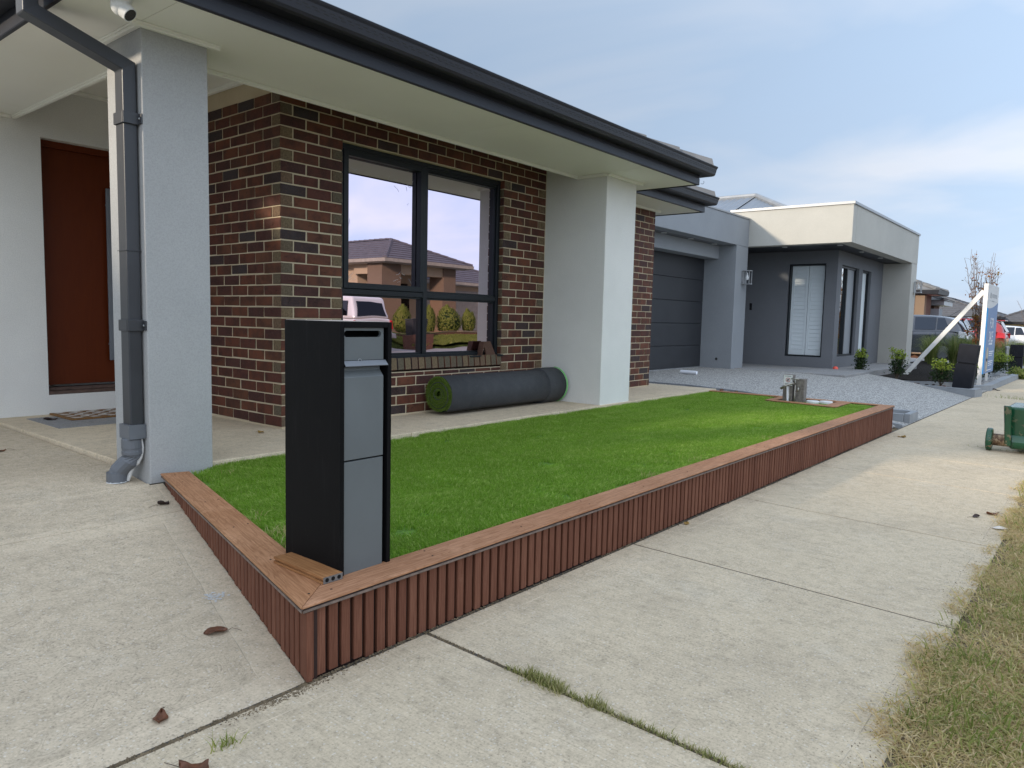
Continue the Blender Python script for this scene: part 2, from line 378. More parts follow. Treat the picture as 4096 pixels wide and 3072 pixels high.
def m_wood(name, a, b, dark, sx=(1,1,1), rough=.6, rot=0, grain=.5):
    # composite board: streaky grain along local X, cathedral figure from warped rings
    t = NT(name); v = t.coord('Object', (1, 1, 1), (0, 0, rot))
    oi = t.n('ShaderNodeObjectInfo').outputs['Random']
    cb = t.n('ShaderNodeCombineXYZ')
    for i in range(3): t.l(t.math('MULTIPLY', oi, 13.0+9*i), cb.inputs[i])
    ad = t.n('ShaderNodeVectorMath'); ad.operation = 'ADD'; t.l(v, ad.inputs[0]); t.l(cb.outputs[0], ad.inputs[1])
    m1 = t.n('ShaderNodeMapping'); t.l(ad.outputs[0], m1.inputs[0]); m1.inputs['Scale'].default_value = (sx[0]*1.4, sx[1]*9, sx[2]*9)
    ring = t.noise(m1.outputs[0], 1.5, 2, .5, .3)
    rg = t.math('FRACT', t.math('MULTIPLY', ring, 15.0))
    line = t.ramp(rg, (.0, .75), (.16, .12), (.8, 0), (1, .75))
    m2 = t.n('ShaderNodeMapping'); t.l(ad.outputs[0], m2.inputs[0]); m2.inputs['Scale'].default_value = (sx[0]*7, sx[1]*170, sx[2]*170)
    st = t.noise(m2.outputs[0], 1.0, 4, .65)
    c = t.mix(t.ramp(t.noise(ad.outputs[0], 2.5, 4), (.3, 0), (.7, 1)), a, b)
    c = t.mix(t.ramp(st, (.38, .55), (.60, 0)), c, dark)
    c = t.mix(t.math('MULTIPLY', line, grain), c, dark)
    c = t.mix(t.ramp(t.noise(ad.outputs[0], 5, 6, .7), (.58, 0), (.78, .30)), c, tuple(min(1, x*1.7+.05) for x in b))
    h = t.math('SUBTRACT', st, t.math('MULTIPLY', line, .6))
    return t.fin(c, rough, 0, t.bump(h, .45, .003), .15)
MT['cap'] = m_wood('cap_board', (.43, .215, .115), (.52, .280, .160), (.20, .085, .038), rough=.62)
MT['cap_y'] = m_wood('cap_board_side', (.43, .212, .105), (.52, .277, .148), (.20, .084, .036), rough=.62, rot=-R(75))
MT['cap_dark'] = plain('cap_edge', (.070, .055, .045), .7, 0, .35, 30)
MT['cap_lip'] = plain('cap_lip', (.17, .125, .10), .7, 0, .3, 40)
MT['groove'] = plain('groove', (.010, .008, .007), .9, 0, .2, 30)
def m_slat():
    t = NT('slat'); v = t.coord('Object'); oi = t.n('ShaderNodeObjectInfo').outputs['Random']
    cb = t.n('ShaderNodeCombineXYZ')
    for i in range(3): t.l(t.math('MULTIPLY', oi, 17.0+9*i), cb.inputs[i])
    ad = t.n('ShaderNodeVectorMath'); ad.operation = 'ADD'; t.l(v, ad.inputs[0]); t.l(cb.outputs[0], ad.inputs[1])
    m2 = t.n('ShaderNodeMapping'); t.l(ad.outputs[0], m2.inputs[0]); m2.inputs['Scale'].default_value = (260, 260, 9)
    st = t.noise(m2.outputs[0], 1.0, 4, .6)
    c = t.mix(t.ramp(oi, (0, 0), (1, 1)), (.158, .066, .041), (.215, .095, .059))
    c = t.mix(t.ramp(st, (.4, .5), (.62, 0)), c, (.085, .028, .017))
    c = t.mix(t.ramp(t.noise(ad.outputs[0], 16, 5, .7), (.60, 0), (.82, .28)), c, (.27, .165, .12))
    return t.fin(c, .7, 0, t.bump(st, .3, .002), .12)
MT['slat'] = m_slat()
MT['slat_back'] = plain('slat_back', (.030, .012, .008), .85, 0, .3, 30)
MT['offcut'] = m_wood('offcut_board', (.34, .155, .060), (.40, .20, .085), (.17, .07, .025), rough=.55, rot=-R(90), grain=.35)
MT['offcut_end'] = plain('offcut_end', (.16, .15, .14), .8)
MT['offcut_b'] = m_wood('offcut_brown', (.11, .058, .040), (.14, .078, .055), (.05, .026, .017), rough=.6, rot=R(90), grain=.35)
def m_black():
    t = NT('black_paint'); v = t.coord(); s = t.coord('Object', (9, 9, .6))
    str_ = t.ramp(t.noise(s, 6, 5, .7), (.56, 0), (.85, .07))
    dust = t.ramp(t.noise(v, 7, 6, .75), (.60, 0), (.85, .06))
    c = t.mix(str_, (.0060, .0060, .0065), (.16, .16, .16)); c = t.mix(dust, c, (.17, .16, .15))
    spk = t.math('MULTIPLY', t.ramp(t.voro(v, 75), (0, 1), (.045, 0)), t.ramp(t.noise(v, 8, 2), (.52, 0), (.60, .8)))
    c = t.mix(spk, c, (.45, .44, .42))
    c = t.mix(t.ramp(t.math('MULTIPLY', t.noise(v, 28, 4, .8), t.ramp(t.coordz(), (.20, 1), (.32, 0))), (.48, 0), (.62, .5)), c, (.42, .42, .42))
    return t.fin(c, t.math('ADD', .50, t.math('MULTIPLY', dust, 1.2)), 0, t.bump(t.noise(v, 90, 3), .08, .003), .08)
def _cz(s):
    q = s.n('ShaderNodeSeparateXYZ'); s.l(s.coord(), q.inputs[0]); return q.outputs[2]
NT.coordz = _cz
MT['black'] = m_black()
MT['letter_grey'] = plain('letter_grey', (.122, .136, .138), .5, 0, .07, 5, .04, 250)
MT['letter_lip'] = plain('letter_lip', (.17, .185, .205), .35, 0, .07, 5)
MT['letter_text'] = plain('letter_text', (.05, .055, .06), .5, 0, .05)
MT['topdust'] = plain('topdust', (.50, .44, .38), .85, 0, .3, 20)
def m_rolled():
    t = NT('turf_backing'); v = t.coord()
    q = t.n('ShaderNodeSeparateXYZ'); t.l(v, q.inputs[0])
    w = t.math('SINE', t.math('MULTIPLY', q.outputs[0], 520.0))
    c = t.mix(t.ramp(t.noise(v, 9, 5, .7), (.4, 0), (.75, .5)), (.040, .043, .048), (.085, .087, .090))
    c = t.mix(t.ramp(w, (.2, 0), (1, .45)), c, (.095, .10, .11))
    c = t.mix(t.ramp(t.noise(v, 40, 3, .7), (.68, 0), (.76, .6)), c, (.25, .25, .24))
    return t.fin(c, .7, 0, t.bump(w, .5, .003), .35)
MT['backing'] = m_rolled()
def m_leafy(name, cols, rough=.55, trans=.42, inst=.25):
    t = NT(name); r = t.n('ShaderNodeNewGeometry').outputs['Random Per Island']
    oi = t.n('ShaderNodeObjectInfo').outputs['Random']
    st = [(i/max(1, len(cols)-1), c) for i, c in enumerate(cols)]
    c = t.ramp(r, *st)
    c = t.mix(t.math('MULTIPLY', oi, inst), c, sc3(cols[0], .55))
    m = t.fin(c, rough, 0, None, .2)
    if trans:
        tr = t.n('ShaderNodeBsdfTranslucent'); t.l(c, tr.inputs[0]); mx = t.n('ShaderNodeMixShader'); mx.inputs[0].default_value = trans
        t.l(t.b.outputs[0], mx.inputs[1]); t.l(tr.outputs[0], mx.inputs[2]); t.l(mx.outputs[0], t.out.inputs[0])
    return m
MT['turf'] = m_leafy('turf_blade', [(.175, .335, .032), (.33, .54, .066), (.24, .43, .046), (.41, .62, .098), (.64, .72, .25)], .5, trans=.5, inst=.28)
MT['turf_bed'] = plain('turf_bed', (.11, .22, .028), 1.0, 0, .4, 60, .8, 200)
MT['turf_roll'] = m_leafy('turf_roll_blade', [(.16, .25, .04), (.27, .40, .07), (.38, .50, .13)], .6)
MT['turf_edge'] = plain('turf_edge', (.16, .55, .14), .6)
MT['dry'] = m_leafy('dry_blade', [(.66, .50, .26), (.80, .66, .40), (.48, .34, .17), (.76, .60, .31), (.44, .42, .14), (.80, .66, .36)], .8, inst=.15)
MT['weed'] = m_leafy('weed_blade', [(.18, .21, .06), (.28, .30, .09), (.44, .40, .17), (.56, .50, .26), (.22, .25, .08)], .7)
MT['green_blade'] = m_leafy('green_blade', [(.17, .22, .045), (.27, .32, .075), (.38, .38, .12), (.20, .26, .06)], .6)
MT['tussock'] = m_leafy('tussock_blade', [(.085, .14, .035), (.14, .21, .05), (.26, .30, .085), (.44, .42, .17), (.11, .17, .045)], .5)
MT['shrub_dark'] = m_leafy('shrub_dark', [(.016, .032, .014), (.026, .050, .018), (.04, .07, .022), (.05, .08, .028)], .4)
MT['shrub_lime'] = m_leafy('shrub_lime', [(.26, .34, .05), (.36, .44, .075), (.20, .29, .04)], .45)
MT['stem'] = plain('stem', (.09, .065, .045), .9, 0, .3, 20)
MT['bark'] = plain('bark', (.19, .155, .14), .9, 0, .3, 20)
MT['autumn'] = m_leafy('autumn_leaf', [(.30, .14, .03), (.34, .09, .05), (.19, .15, .04), (.42, .20, .06), (.30, .10, .06)], .6)
MT['dead_leaf'] = plain('dead_leaf', (.125, .046, .020), .55, 0, .4, 30, .2, 60)
MT['dead_leaf_dark'] = plain('dead_leaf_dark', (.035, .018, .014), .6, 0, .4, 30)
MT['yellow_leaf'] = plain('yellow_leaf', (.30, .18, .04), .6, 0, .3, 30)
MT['coir'] = plain('coir', (.21, .105, .035), .95, 0, .35, 60, .9, 160)
MT['coir_white'] = plain('coir_white', (.62, .58, .53), .95, 0, .12, 60, .9, 160)
MT['post_timber'] = plain('post_timber', (.185, .165, .145), .9, 0, .35, 30, .4, 60)
MT['brass'] = plain('brass', (.33, .31, .27), .38, .8, .2, 20)
MT['red'] = plain('sign_red', (.45, .03, .03), .5)
MT['sign_black'] = plain('sign_black', (.03, .03, .03), .5)
MT['orange'] = plain('orange_plastic', (.85, .11, .07), .4)
MT['paper'] = plain('paper', (.80, .82, .86), .7, 0, .04)
MT['stone_box'] = plain('stone_box', (.022, .023, .028), .85, 0, .15, 8, .25, 120, spec=.1)
MT['sign_blue'] = plain('sign_blue', (.22, .29, .43), .85, 0, .05, 2, spec=.1)
MT['sign_sky'] = plain('sign_sky', (.06, .42, .85), .8, 0, .04, spec=.1)
MT['sign_white'] = plain('sign_white', (.60, .61, .61), .8, 0, .04, spec=.1)
MT['sign_text'] = plain('sign_text', (.75, .78, .84), .4, 0, .02)
MT['sign_grey'] = plain('sign_grey', (.20, .21, .22), .4, 0, .02)
MT['sign_gold'] = plain('sign_gold', (.42, .36, .26), .5, 0, .3, 40)
def m_green():
    t = NT('green_enamel'); v = t.coord()
    ch = t.ramp(t.noise(v, 11, 6, .7), (.55, 0), (.60, 1))
    zone = t.ramp(_cz(t), (-.02, 1), (.20, .25), (.42, .55))
    ch = t.math('MULTIPLY', ch, zone)
    rust = t.mix(t.noise(v, 60, 4), (.10, .042, .018), (.42, .30, .18))
    c = t.mix(ch, t.mix(t.noise(v, 5, 4), (.008, .060, .026), (.015, .095, .045)), rust)
    return t.fin(c, t.math('ADD', .16, t.math('MULTIPLY', ch, .6)), 0, t.bump(t.noise(v, 22, 4), .25, .006), .6)
MT['green'] = m_green()
def m_rust():
    t = NT('rusty_axle'); v = t.coord(); n = t.noise(v, 26, 6, .7)
    return t.fin(t.ramp(n, (.3, (.03, .02, .014)), (.48, (.13, .07, .035)), (.6, (.38, .28, .17)), (.68, (.02, .09, .05))), .6, 0, t.bump(n, .5, .01), .4)
MT['rust'] = m_rust()
def carpaint(name, col): 
    t = NT(name); return t.fin(col, .28, .25, None, .5, **{'Coat Weight': .8, 'Coat Roughness': .05})
MT['car_grey'] = carpaint('car_grey', (.085, .09, .105)); MT['car_red'] = carpaint('car_red', (.32, .018, .022)); MT['car_white'] = carpaint('car_white', (.75, .74, .74))
MT['tyre'] = plain('tyre', (.015, .015, .016), .85); MT['alloy'] = plain('alloy', (.35, .36, .37), .35, .8)
MT['car_glass'] = m_glass('car_glass', (.05, .055, .065), .03)
MT['tail'] = plain('tail_lamp', (.50, .015, .02), .15); MT['tail_clear'] = plain('tail_clear', (.65, .66, .68), .1, .3)
MT['bin'] = plain('bin', (.03, .032, .036), .5)
def m_tiles(name, col):
    return plain(name, col, .75, 0, .22, 4, .3, 60)
MT['tile_dark'] = m_tiles('tile_dark', (.085, .082, .085)); MT['tile_brown'] = m_tiles('tile_brown', (.115, .10, .105)); MT['tile_grey'] = m_tiles('tile_grey', (.16, .155, .15))
MT['metal_roof'] = plain('metal_roof', (.22, .245, .28), .38, .35, .1, 2)
MT['metal_cap'] = plain('metal_cap', (.30, .31, .32), .4, .3, .1, 3)
MT['gutter_cream'] = plain('gutter_cream', (.42, .36, .28), .5)
MT['brick_red'] = plain('brick_red', (.13, .06, .038), .85, 0, .35, 20)
t = NT('lamp_glass'); MT['lamp_glass'] = t.fin((.78, .80, .80), .08, 0, None, .6)
MT['pebble'] = m_leafy('pebble', [(.20, .20, .205), (.34, .34, .34), (.46, .45, .43), (.27, .26, .25)], .8, 0)
MT['pole'] = plain('pole', (.50, .54, .56), .4, .4)
# ------------------------------------------------------------------ levels
def fpz(x, y): return -0.006 - 0.0065*(x-1.317) + 0.02*(y-1.908)
def dwz(x, y):
    if y <= 4.19: return -0.012 + 0.0905*(y-1.908)
    if y <= 4.6: return 0.1945 + (y-4.19)*0.1
    return 0.2355 + (y-4.6)*0.006
PORCH = 0.268; CAPZ = 0.258
FALL = lambda x: -0.0065*(max(-40, min(x, 70))-1.317)

# ------------------------------------------------------------------ grass scatter (geometry nodes, one object)
def tuft(name, mat, n, rad, h, w, lean=(.2, .6), dirlean=0.0, seed=1, hv=.4, flat=0.0):
    rg = random.Random(seed); b = MB()
    for i in range(n):
        r = rad*math.sqrt(rg.random()); a = rg.random()*6.283; x, y = r*math.cos(a), r*math.sin(a)
        hh = h*(1-hv+hv*2*rg.random()*.8); ww = w*(.6+.8*rg.random()); fa = rg.random()*6.283
        ln = rg.uniform(*lean)*hh; la = rg.gauss(0, .5) if rg.random() < dirlean else rg.random()*6.283
        dx, dy = math.cos(la)*ln, math.sin(la)*ln; ux, uy = math.cos(fa)*ww/2, math.sin(fa)*ww/2
        z0 = -.004; zm = hh*.55*(1-flat); zt = hh*(1-flat)*max(.25, 1-.35*(ln/hh)**2)
        b.add([(x-ux, y-uy, z0), (x+ux, y+uy, z0), (x+dx*.35+ux*.85, y+dy*.35+uy*.85, zm), (x+dx*.35-ux*.85, y+dy*.35-uy*.85, zm), (x+dx, y+dy, zt)], [(0, 1, 2, 3), (3, 2, 4)])
    o = bpy.data.objects.new(name, b.raw(name, mat)); return o      # only referenced by the scatter, never linked
def scatter(obj, tufts, seed=0, smin=.8, smax=1.2, follow=None, mask=None):
    ng = bpy.data.node_groups.new('scatter', 'GeometryNodeTree')
    ng.interface.new_socket('Geometry', in_out='INPUT', socket_type='NodeSocketGeometry')
    ng.interface.new_socket('Geometry', in_out='OUTPUT', socket_type='NodeSocketGeometry')
    N = ng.nodes.new; L = ng.links.new
    gi = N('NodeGroupInput'); go = N('NodeGroupOutput'); jn = N('GeometryNodeJoinGeometry')
    L(gi.outputs[0], jn.inputs[0])
    for k, (tf, dens) in enumerate(tufts):
        ds = N('GeometryNodeDistributePointsOnFaces'); ds.inputs['Density'].default_value = dens; ds.inputs['Seed'].default_value = seed+k*11
        L(gi.outputs[0], ds.inputs['Mesh'])
        if mask:
            pos = N('GeometryNodeInputPosition'); nz = N('ShaderNodeTexNoise'); nz.inputs['Scale'].default_value = mask[0]; nz.inputs['Detail'].default_value = 3
            L(pos.outputs[0], nz.inputs['Vector'])
            mr = N('ShaderNodeMapRange'); mr.inputs[1].default_value = mask[1+2*(k % 2)]; mr.inputs[2].default_value = mask[2+2*(k % 2)]; mr.inputs[3].default_value = 0; mr.inputs[4].default_value = dens
            L(nz.outputs[0], mr.inputs[0]); L(mr.outputs[0], ds.inputs['Density'])
        oi = N('GeometryNodeObjectInfo'); oi.inputs['Object'].default_value = tf; oi.inputs['As Instance'].default_value = True
        ip = N('GeometryNodeInstanceOnPoints'); L(ds.outputs['Points'], ip.inputs['Points']); L(oi.outputs['Geometry'], ip.inputs['Instance'])
        rv = N('FunctionNodeRandomValue'); rv.data_type = 'FLOAT'; rv.inputs[2].default_value = smin; rv.inputs[3].default_value = smax
        L(rv.outputs[1], ip.inputs['Scale'])
        ra = N('FunctionNodeRandomValue'); ra.data_type = 'FLOAT'; ra.inputs[2].default_value = 0; ra.inputs[3].default_value = 6.283
        ra.inputs['Seed'].default_value = 3
        cx = N('ShaderNodeCombineXYZ')
        if follow:
            pos = N('GeometryNodeInputPosition'); nz = N('ShaderNodeTexNoise'); nz.inputs['Scale'].default_value = follow[0]; nz.inputs['Detail'].default_value = 2
            mv = N('ShaderNodeVectorMath'); mv.operation = 'MULTIPLY'; mv.inputs[1].default_value = (1, 2.6, 1); L(pos.outputs[0], mv.inputs[0]); L(mv.outputs[0], nz.inputs['Vector'])
            mm = N('ShaderNodeMath'); mm.operation = 'MULTIPLY_ADD'; mm.inputs[1].default_value = follow[1]; mm.inputs[2].default_value = follow[2]
            L(nz.outputs[0], mm.inputs[0]); ra.inputs[2].default_value = -.5; ra.inputs[3].default_value = .5
            ad = N('ShaderNodeMath'); ad.operation = 'ADD'; L(mm.outputs[0], ad.inputs[0]); L(ra.outputs[1], ad.inputs[1]); L(ad.outputs[0], cx.inputs[2])
        else: L(ra.outputs[1], cx.inputs[2])
        L(cx.outputs[0], ip.inputs['Rotation']); L(ip.outputs[0], jn.inputs[0])
    L(jn.outputs[0], go.inputs[0])
    md = obj.modifiers.new('scatter', 'NODES'); md.node_group = ng
    return obj

# ------------------------------------------------------------------ ground, road, verge
xs = [-600, -40, 1.317, 20, 70, 600]; ys = [-500, -60, -9, -2, 3, 30, 80, 500]
b = MB()
def gz(x, y): return FALL(x) - 0.20 + (0.55 if y < -9 else 0)
for i in range(len(xs)-1):
    for j in range(len(ys)-1):
        q = [(xs[i], ys[j]), (xs[i+1], ys[j]), (xs[i+1], ys[j+1]), (xs[i], ys[j+1])]
        b.add([(x, y, gz(x, y)) for x, y in q], [(0, 1, 2, 3)])
struct(b.build('ground', MT['lawn_far']))
X0, X1 = -40, 70
def strip(name, mat, y0, y1, zf, x0=X0, x1=X1, thick=.1, n=1):
    b = MB()
    for i in range(n):
        a, c = x0+(x1-x0)*i/n, x0+(x1-x0)*(i+1)/n
        b.hexa([(a, y0, zf(a, y0)-thick), (c, y0, zf(c, y0)-thick), (c, y1, zf(c, y1)-thick), (a, y1, zf(a, y1)-thick), (a, y0, zf(a, y0)), (c, y0, zf(c, y0)), (c, y1, zf(c, y1)), (a, y1, zf(a, y1))])
    return b.build(name, mat)
rz = lambda x, y: fpz(x, 0)-.13+ (0 if y > -5 else .0)
struct(strip('road', MT['asphalt'], -8.4, -1.75, rz))
for nm, ya, yb in (('kerb', -1.75, -1.45), ('kerb', -8.7, -8.4)):
    struct(strip(nm, MT['conc_grey'], ya, yb, lambda x, y: fpz(x, 0)+.0, thick=.2))
vz = lambda x, y: fpz(x, .4)-.006
vg = struct(strip('verge', MT['verge_soil'], -1.45, .402, vz, thick=.15, n=12))
# dry verge grass where it is seen
b = MB(); rg = random.Random(4)
edge = []
x = -.5
while x < 27:
    edge.append((x, .378 + rg.uniform(-.055, .035) + .03*math.sin(x*2.3))); x += .09
for i in range(len(edge)-1):
    a, c = edge[i], edge[i+1]
    yb = -1.3
    b.add([(a[0], yb, vz(a[0], yb)+.004), (c[0], yb, vz(c[0], yb)+.004), (c[0], c[1], vz(*c)+.008), (a[0], a[1], vz(*a)+.008)], [(0, 1, 2, 3)])
vgr = b.build('verge_grass', MT['verge_soil'])
tag(vgr, 'dry straw coloured grass with green blades on the verge', 'grass', kind='stuff')
td = tuft('dry_tuft', MT['dry'], 110, .10, .046, .0033, (.7, 1.9), 0, 3, .5, .40)
tg = tuft('green_tuft', MT['green_blade'], 34, .08, .050, .0034, (.3, 1.1), 0, 4, .5, .1)
scatter(vgr, [(td, 380), (tg, 330)], 5, .45, 1.5, mask=(3.4, .32, .54, .46, .68))
# debris at the footpath's verge edge
# ------------------------------------------------------------------ footpath slabs with recessed joints
fp = struct(strip('footpath', MT['joint'], .402, 1.932, lambda x, y: fpz(x, y)-.0032, thick=.12))
def ring_slab(name, poly, zf, parent, margin, mats, depth=.05, groove=.0035, gd=.0012):
    # top: smooth margin, shallow tooled groove, textured field ; poly is a convex quad (ccw)
    P = [Vector(p) for p in poly]
    def inset(d):
        out = []
        n = len(P)
        for i in range(n):
            a, p, c = P[i-1], P[i], P[(i+1) % n]
            d0 = (p-a).normalized(); d1 = (c-p).normalized(); n0 = Vector((-d0.y, d0.x)); n1 = Vector((-d1.y, d1.x))
            b_ = (n0+n1).normalized(); out.append(p + b_*(d/max(.3, b_.dot(n0))))
        return out
    b = MB(); n = len(P); L0 = P; L1 = inset(.003); L2 = inset(margin); L3 = inset(margin+groove/2); L4 = inset(margin+groove)
    lev = [(L0, -depth), (L0, -.0022), (L1, 0), (L2, 0), (L3, -gd), (L4, 0)]
    for L, dz in lev: b.v += [(p.x, p.y, zf(p.x, p.y)+dz) for p in L]
    for k, m in zip(range(5), (0, 0, 0, 2, 2)):
        for i in range(n): b.f.append((k*n+i, k*n+(i+1) % n, (k+1)*n+(i+1) % n, (k+1)*n+i)); b.m.append(m)
    b.f.append(tuple(5*n+i for i in range(n))); b.m.append(1)
    return b.build(name, mats, parent)
FM = [MT['conc_broom'], MT['conc_broom'], MT['tooled']]
jx = [-14.6, -12.9, -11.4, -9.9, -8.4, -6.9, -5.4, -3.9, -2.4, -.9, .42, 1.875, 3.42, 4.91, 6.62, 7.9, 9.12, 10.6, 12.1, 13.6, 15.1, 16.6, 18.1, 19.6, 21.1, 22.6, 24.1, 25.6, 27.1, 28.6, 30.1]
for i in range(len(jx)-1):
    w = .009 if jx[i] == 1.875 else .007
    w2 = .009 if jx[i+1] == 1.875 else .007
    ring_slab('slab', [(jx[i]+w, .405), (jx[i+1]-w2, .405), (jx[i+1]-w2, 1.911), (jx[i]+w, 1.911)], fpz, fp, .088, FM)
strip_far = struct(strip('footpath_far', MT['conc_broom'], .405, 1.9, fpz, 30.1, 70))
# weeds in the open joint
b = MB(); rg = random.Random(8)
y = .62
def blade(b, p, h, w, la, ln, fa, m=0):
    ux, uy = math.cos(fa)*w/2, math.sin(fa)*w/2; dx, dy = math.cos(la)*ln, math.sin(la)*ln; x, y, z = p
    b.add([(x-ux, y-uy, z), (x+ux, y+uy, z), (x+dx*.4+ux*.8, y+dy*.4+uy*.8, z+h*.65), (x+dx*.4-ux*.8, y+dy*.4-uy*.8, z+h*.65), (x+dx, y+dy, z+h)], [(0, 1, 2, 3), (3, 2, 4)], m)
for i in range(3600):
    y = rg.uniform(.66, 1.52)
    k = .25+.75*max(0, math.sin(y*5.1+.6))**.5 if y < 1.2 else .35
    if 1.28 < y < 1.44: k = .9
    if rg.random() > k: continue
    wid = .010 + .034*k*rg.random()
    blade(b, (1.875+rg.gauss(0, wid*.5), y, fpz(1.875, y)-.008), rg.uniform(.010, .046)*(.5+.7*k), .0032, rg.random()*6.28, rg.uniform(.005, .03), rg.random()*6.28)
wd = b.build('joint_weeds', MT['weed'], raw=True); tag(wd, 'low weeds growing along the open footpath joint', 'weeds', kind='stuff')
def weedclump(cx, cy, zf, n, rx, ry, h, name, label, mat, seed):
    b = MB(); rg = random.Random(seed)
    for i in range(n):
        x, y = cx+rg.gauss(0, rx), cy+rg.gauss(0, ry)
        blade(b, (x, y, zf(x, y)-.004), rg.uniform(.3, 1)*h, .0035, rg.random()*6.28, rg.uniform(.2, .9)*h, rg.random()*6.28)
    o = b.build(name, mat, raw=True); tag(o, label, 'weeds', kind='stuff'); return o
weedclump(1.0, 1.79, fpz, 40, .018, .012, .05, 'grass_tuft', 'tiny green grass tuft on footpath beside the driveway', MT['green_blade'], 2)
weedclump(16.55, 1.1, fpz, 260, .06, .32, .09, 'path_weeds', 'grass growing across a footpath joint past the green box', MT['green_blade'], 3)
weedclump(9.12, .78, fpz, 60, .02, .14, .03, 'joint_moss', 'thin grass in the footpath joint behind the green box', MT['weed'], 5)

# ------------------------------------------------------------------ driveway and porch floor
def runx(y): return 1.317 + (y-1.908)*0.2677          # splayed planter edge
b = MB(); b.prism([(-5.5, 1.934), (1.30, 1.934), (1.83, 4.18), (-5.5, 4.18)], -.2, lambda x, y: dwz(x, y)-.006); b.prism([(-5.5, 4.182), (1.85, 4.182), (1.85, 7.1), (-5.5, 7.1)], -.2, .180)
dw = struct(b.build('driveway', MT['joint']))
DM = [MT['conc_smooth'], MT['conc_swirl'], MT['tooled']]
ring_slab('slab', [(-1.7, 1.921), (1.350, 1.921), (1.350+(3.66-1.921)*.2677, 3.66), (-1.7, 3.66)], dwz, dw, .125, DM)
ring_slab('slab', [(-5.5, 1.921), (-1.71, 1.921), (-1.71, 3.66), (-5.5, 3.66)], dwz, dw, .125, DM)
ring_slab('slab', [(-1.7, 3.668), (runx(3.668)+.04, 3.668), (1.95, 4.188), (-1.7, 4.188)], dwz, dw, .05, DM, groove=.002, gd=.0005)
ring_slab('slab', [(-5.5, 3.668), (-1.71, 3.668), (-1.71, 4.188), (-5.5, 4.188)], dwz, dw, .05, DM, groove=.002, gd=.0005)
b = MB(); b.hexa([(-5.5, 4.188, .1), (1.863, 4.188, .1), (1.863, 4.598, .1), (-5.5, 4.598, .1), (-5.5, 4.188, dwz(0, 4.188)), (1.863, 4.188, dwz(0, 4.188)), (1.863, 4.598, dwz(0, 4.598)), (-5.5, 4.598, dwz(0, 4.598))])
b.build('slab', MT['conc_swirl'], dw)
for ya, yb in ((4.598, 5.52), (5.528, 7.09)):
    b = MB(); b.hexa([(-5.5, ya, .1), (1.863, ya, .1), (1.863, yb, .1), (-5.5, yb, .1)] + [(x, y, dwz(x, y)) for x, y in ((-5.5, ya), (1.863, ya), (1.863, yb), (-5.5, yb))])
    b.build('slab', MT['conc_swirl'], dw)
pf = struct(MB().box(1.90, 9.62, 4.2, 7.0, -.1, PORCH-.012).build('porch_floor', MT['joint']))
for x0, x1 in ((1.877, 3.9), (3.906, 5.9), (5.906, 7.8), (7.806, 9.64)):
    MB().box(x0, x1, 4.185, 7.0, .1, PORCH).build('slab', MT['conc_porch'], pf, bevel=.006)
# smoother trowelled panel in front of the door mat
MB().box(2.08, 3.24, 6.1, 6.8, PORCH-.02, PORCH+.0035).build('slab', MT['conc_grey'], pf)

# ------------------------------------------------------------------ next door's ground
AGY = [1.93, 2.6, 3.3, 4.0, 4.8, 6.96]; AGF = [0, .34, .67, .89, .985, 1]
def agz(x, y):
    f = 1
    for i in range(5):
        if y <= AGY[i+1]: f = AGF[i]+(AGF[i+1]-AGF[i])*(y-AGY[i])/(AGY[i+1]-AGY[i]); break
    return fpz(x, 1.95)+f*(.226-fpz(x, 1.95))
b = MB()
for i in range(5):
    ya, yb = AGY[i], AGY[i+1]; xr = lambda y: min(16.14+(y-1.93)*.305, 16.78) if yb <= 4.0 else 14.96
    b.prism([(10.12, ya), (xr(ya), ya), (xr(yb), yb), (10.12, yb)], lambda x, y: agz(x, y)-.15, agz)
ag = struct(b.build('aggregate_driveway', MT['aggregate']))
struct(MB().prism([(16.40, 1.93), (18.3, 1.93), (18.3, 2.4), (17.4, 3.9), (17.1, 4.6), (16.5, 2.1)], lambda x, y: -.3, lambda x, y: fpz(x, 1.95)+.02+(y-1.95)*.045).build('gravel_bed', MT['aggregate']))
struct(MB().box(14.95, 21.7, 3.9, 6.95, -.1, .232).build('porch_floor', MT['conc_grey'], bevel=.01))
struct(MB().prism([(17.6, 2.42), (26.2, 2.3), (26.2, 4.6), (21.75, 4.6), (21.75, 3.88), (17.2, 3.88)], -.3, lambda x, y: .015+(y-2.3)*.055).build('mulch_bed', MT['mulch']))
struct(MB().prism([(26.0, 1.93), (32.5, 1.93), (32.5, 12), (26.0, 12)], -.3, lambda x, y: -.14+min(.3, (y-1.93)*.09)).build('far_driveway', MT['conc_grey']))
# pebble strip beside the house
b = MB()
for i in range(5): b.prism([(9.62, AGY[i]), (10.12, AGY[i]), (10.12, AGY[i+1]), (9.62, AGY[i+1])], -.2, lambda x, y: agz(10.1, y)-.03)
pb = struct(b.build('pebble_bed', MT['soil']))
b = MB(); rg = random.Random(11)
def pebble(b, x, y, z, r, rg):
    vs = []
    for dx, dy, dz in ((1,0,0), (-1,0,0), (0,1,0), (0,-1,0), (0,0,.7), (0,0,-.7)):
        k = r*rg.uniform(.7, 1.2); vs.append((x+dx*k, y+dy*k, z+dz*k))
    b.add(vs, [(0,2,4), (2,1,4), (1,3,4), (3,0,4), (2,0,5), (1,2,5), (3,1,5), (0,3,5)])
for i in range(3600):
    x, y = rg.uniform(9.66, 10.08), rg.uniform(2.0, 7); pebble(b, x, y, agz(10.1, y)-.01+rg.uniform(0, .012), rg.uniform(.010, .024), rg)
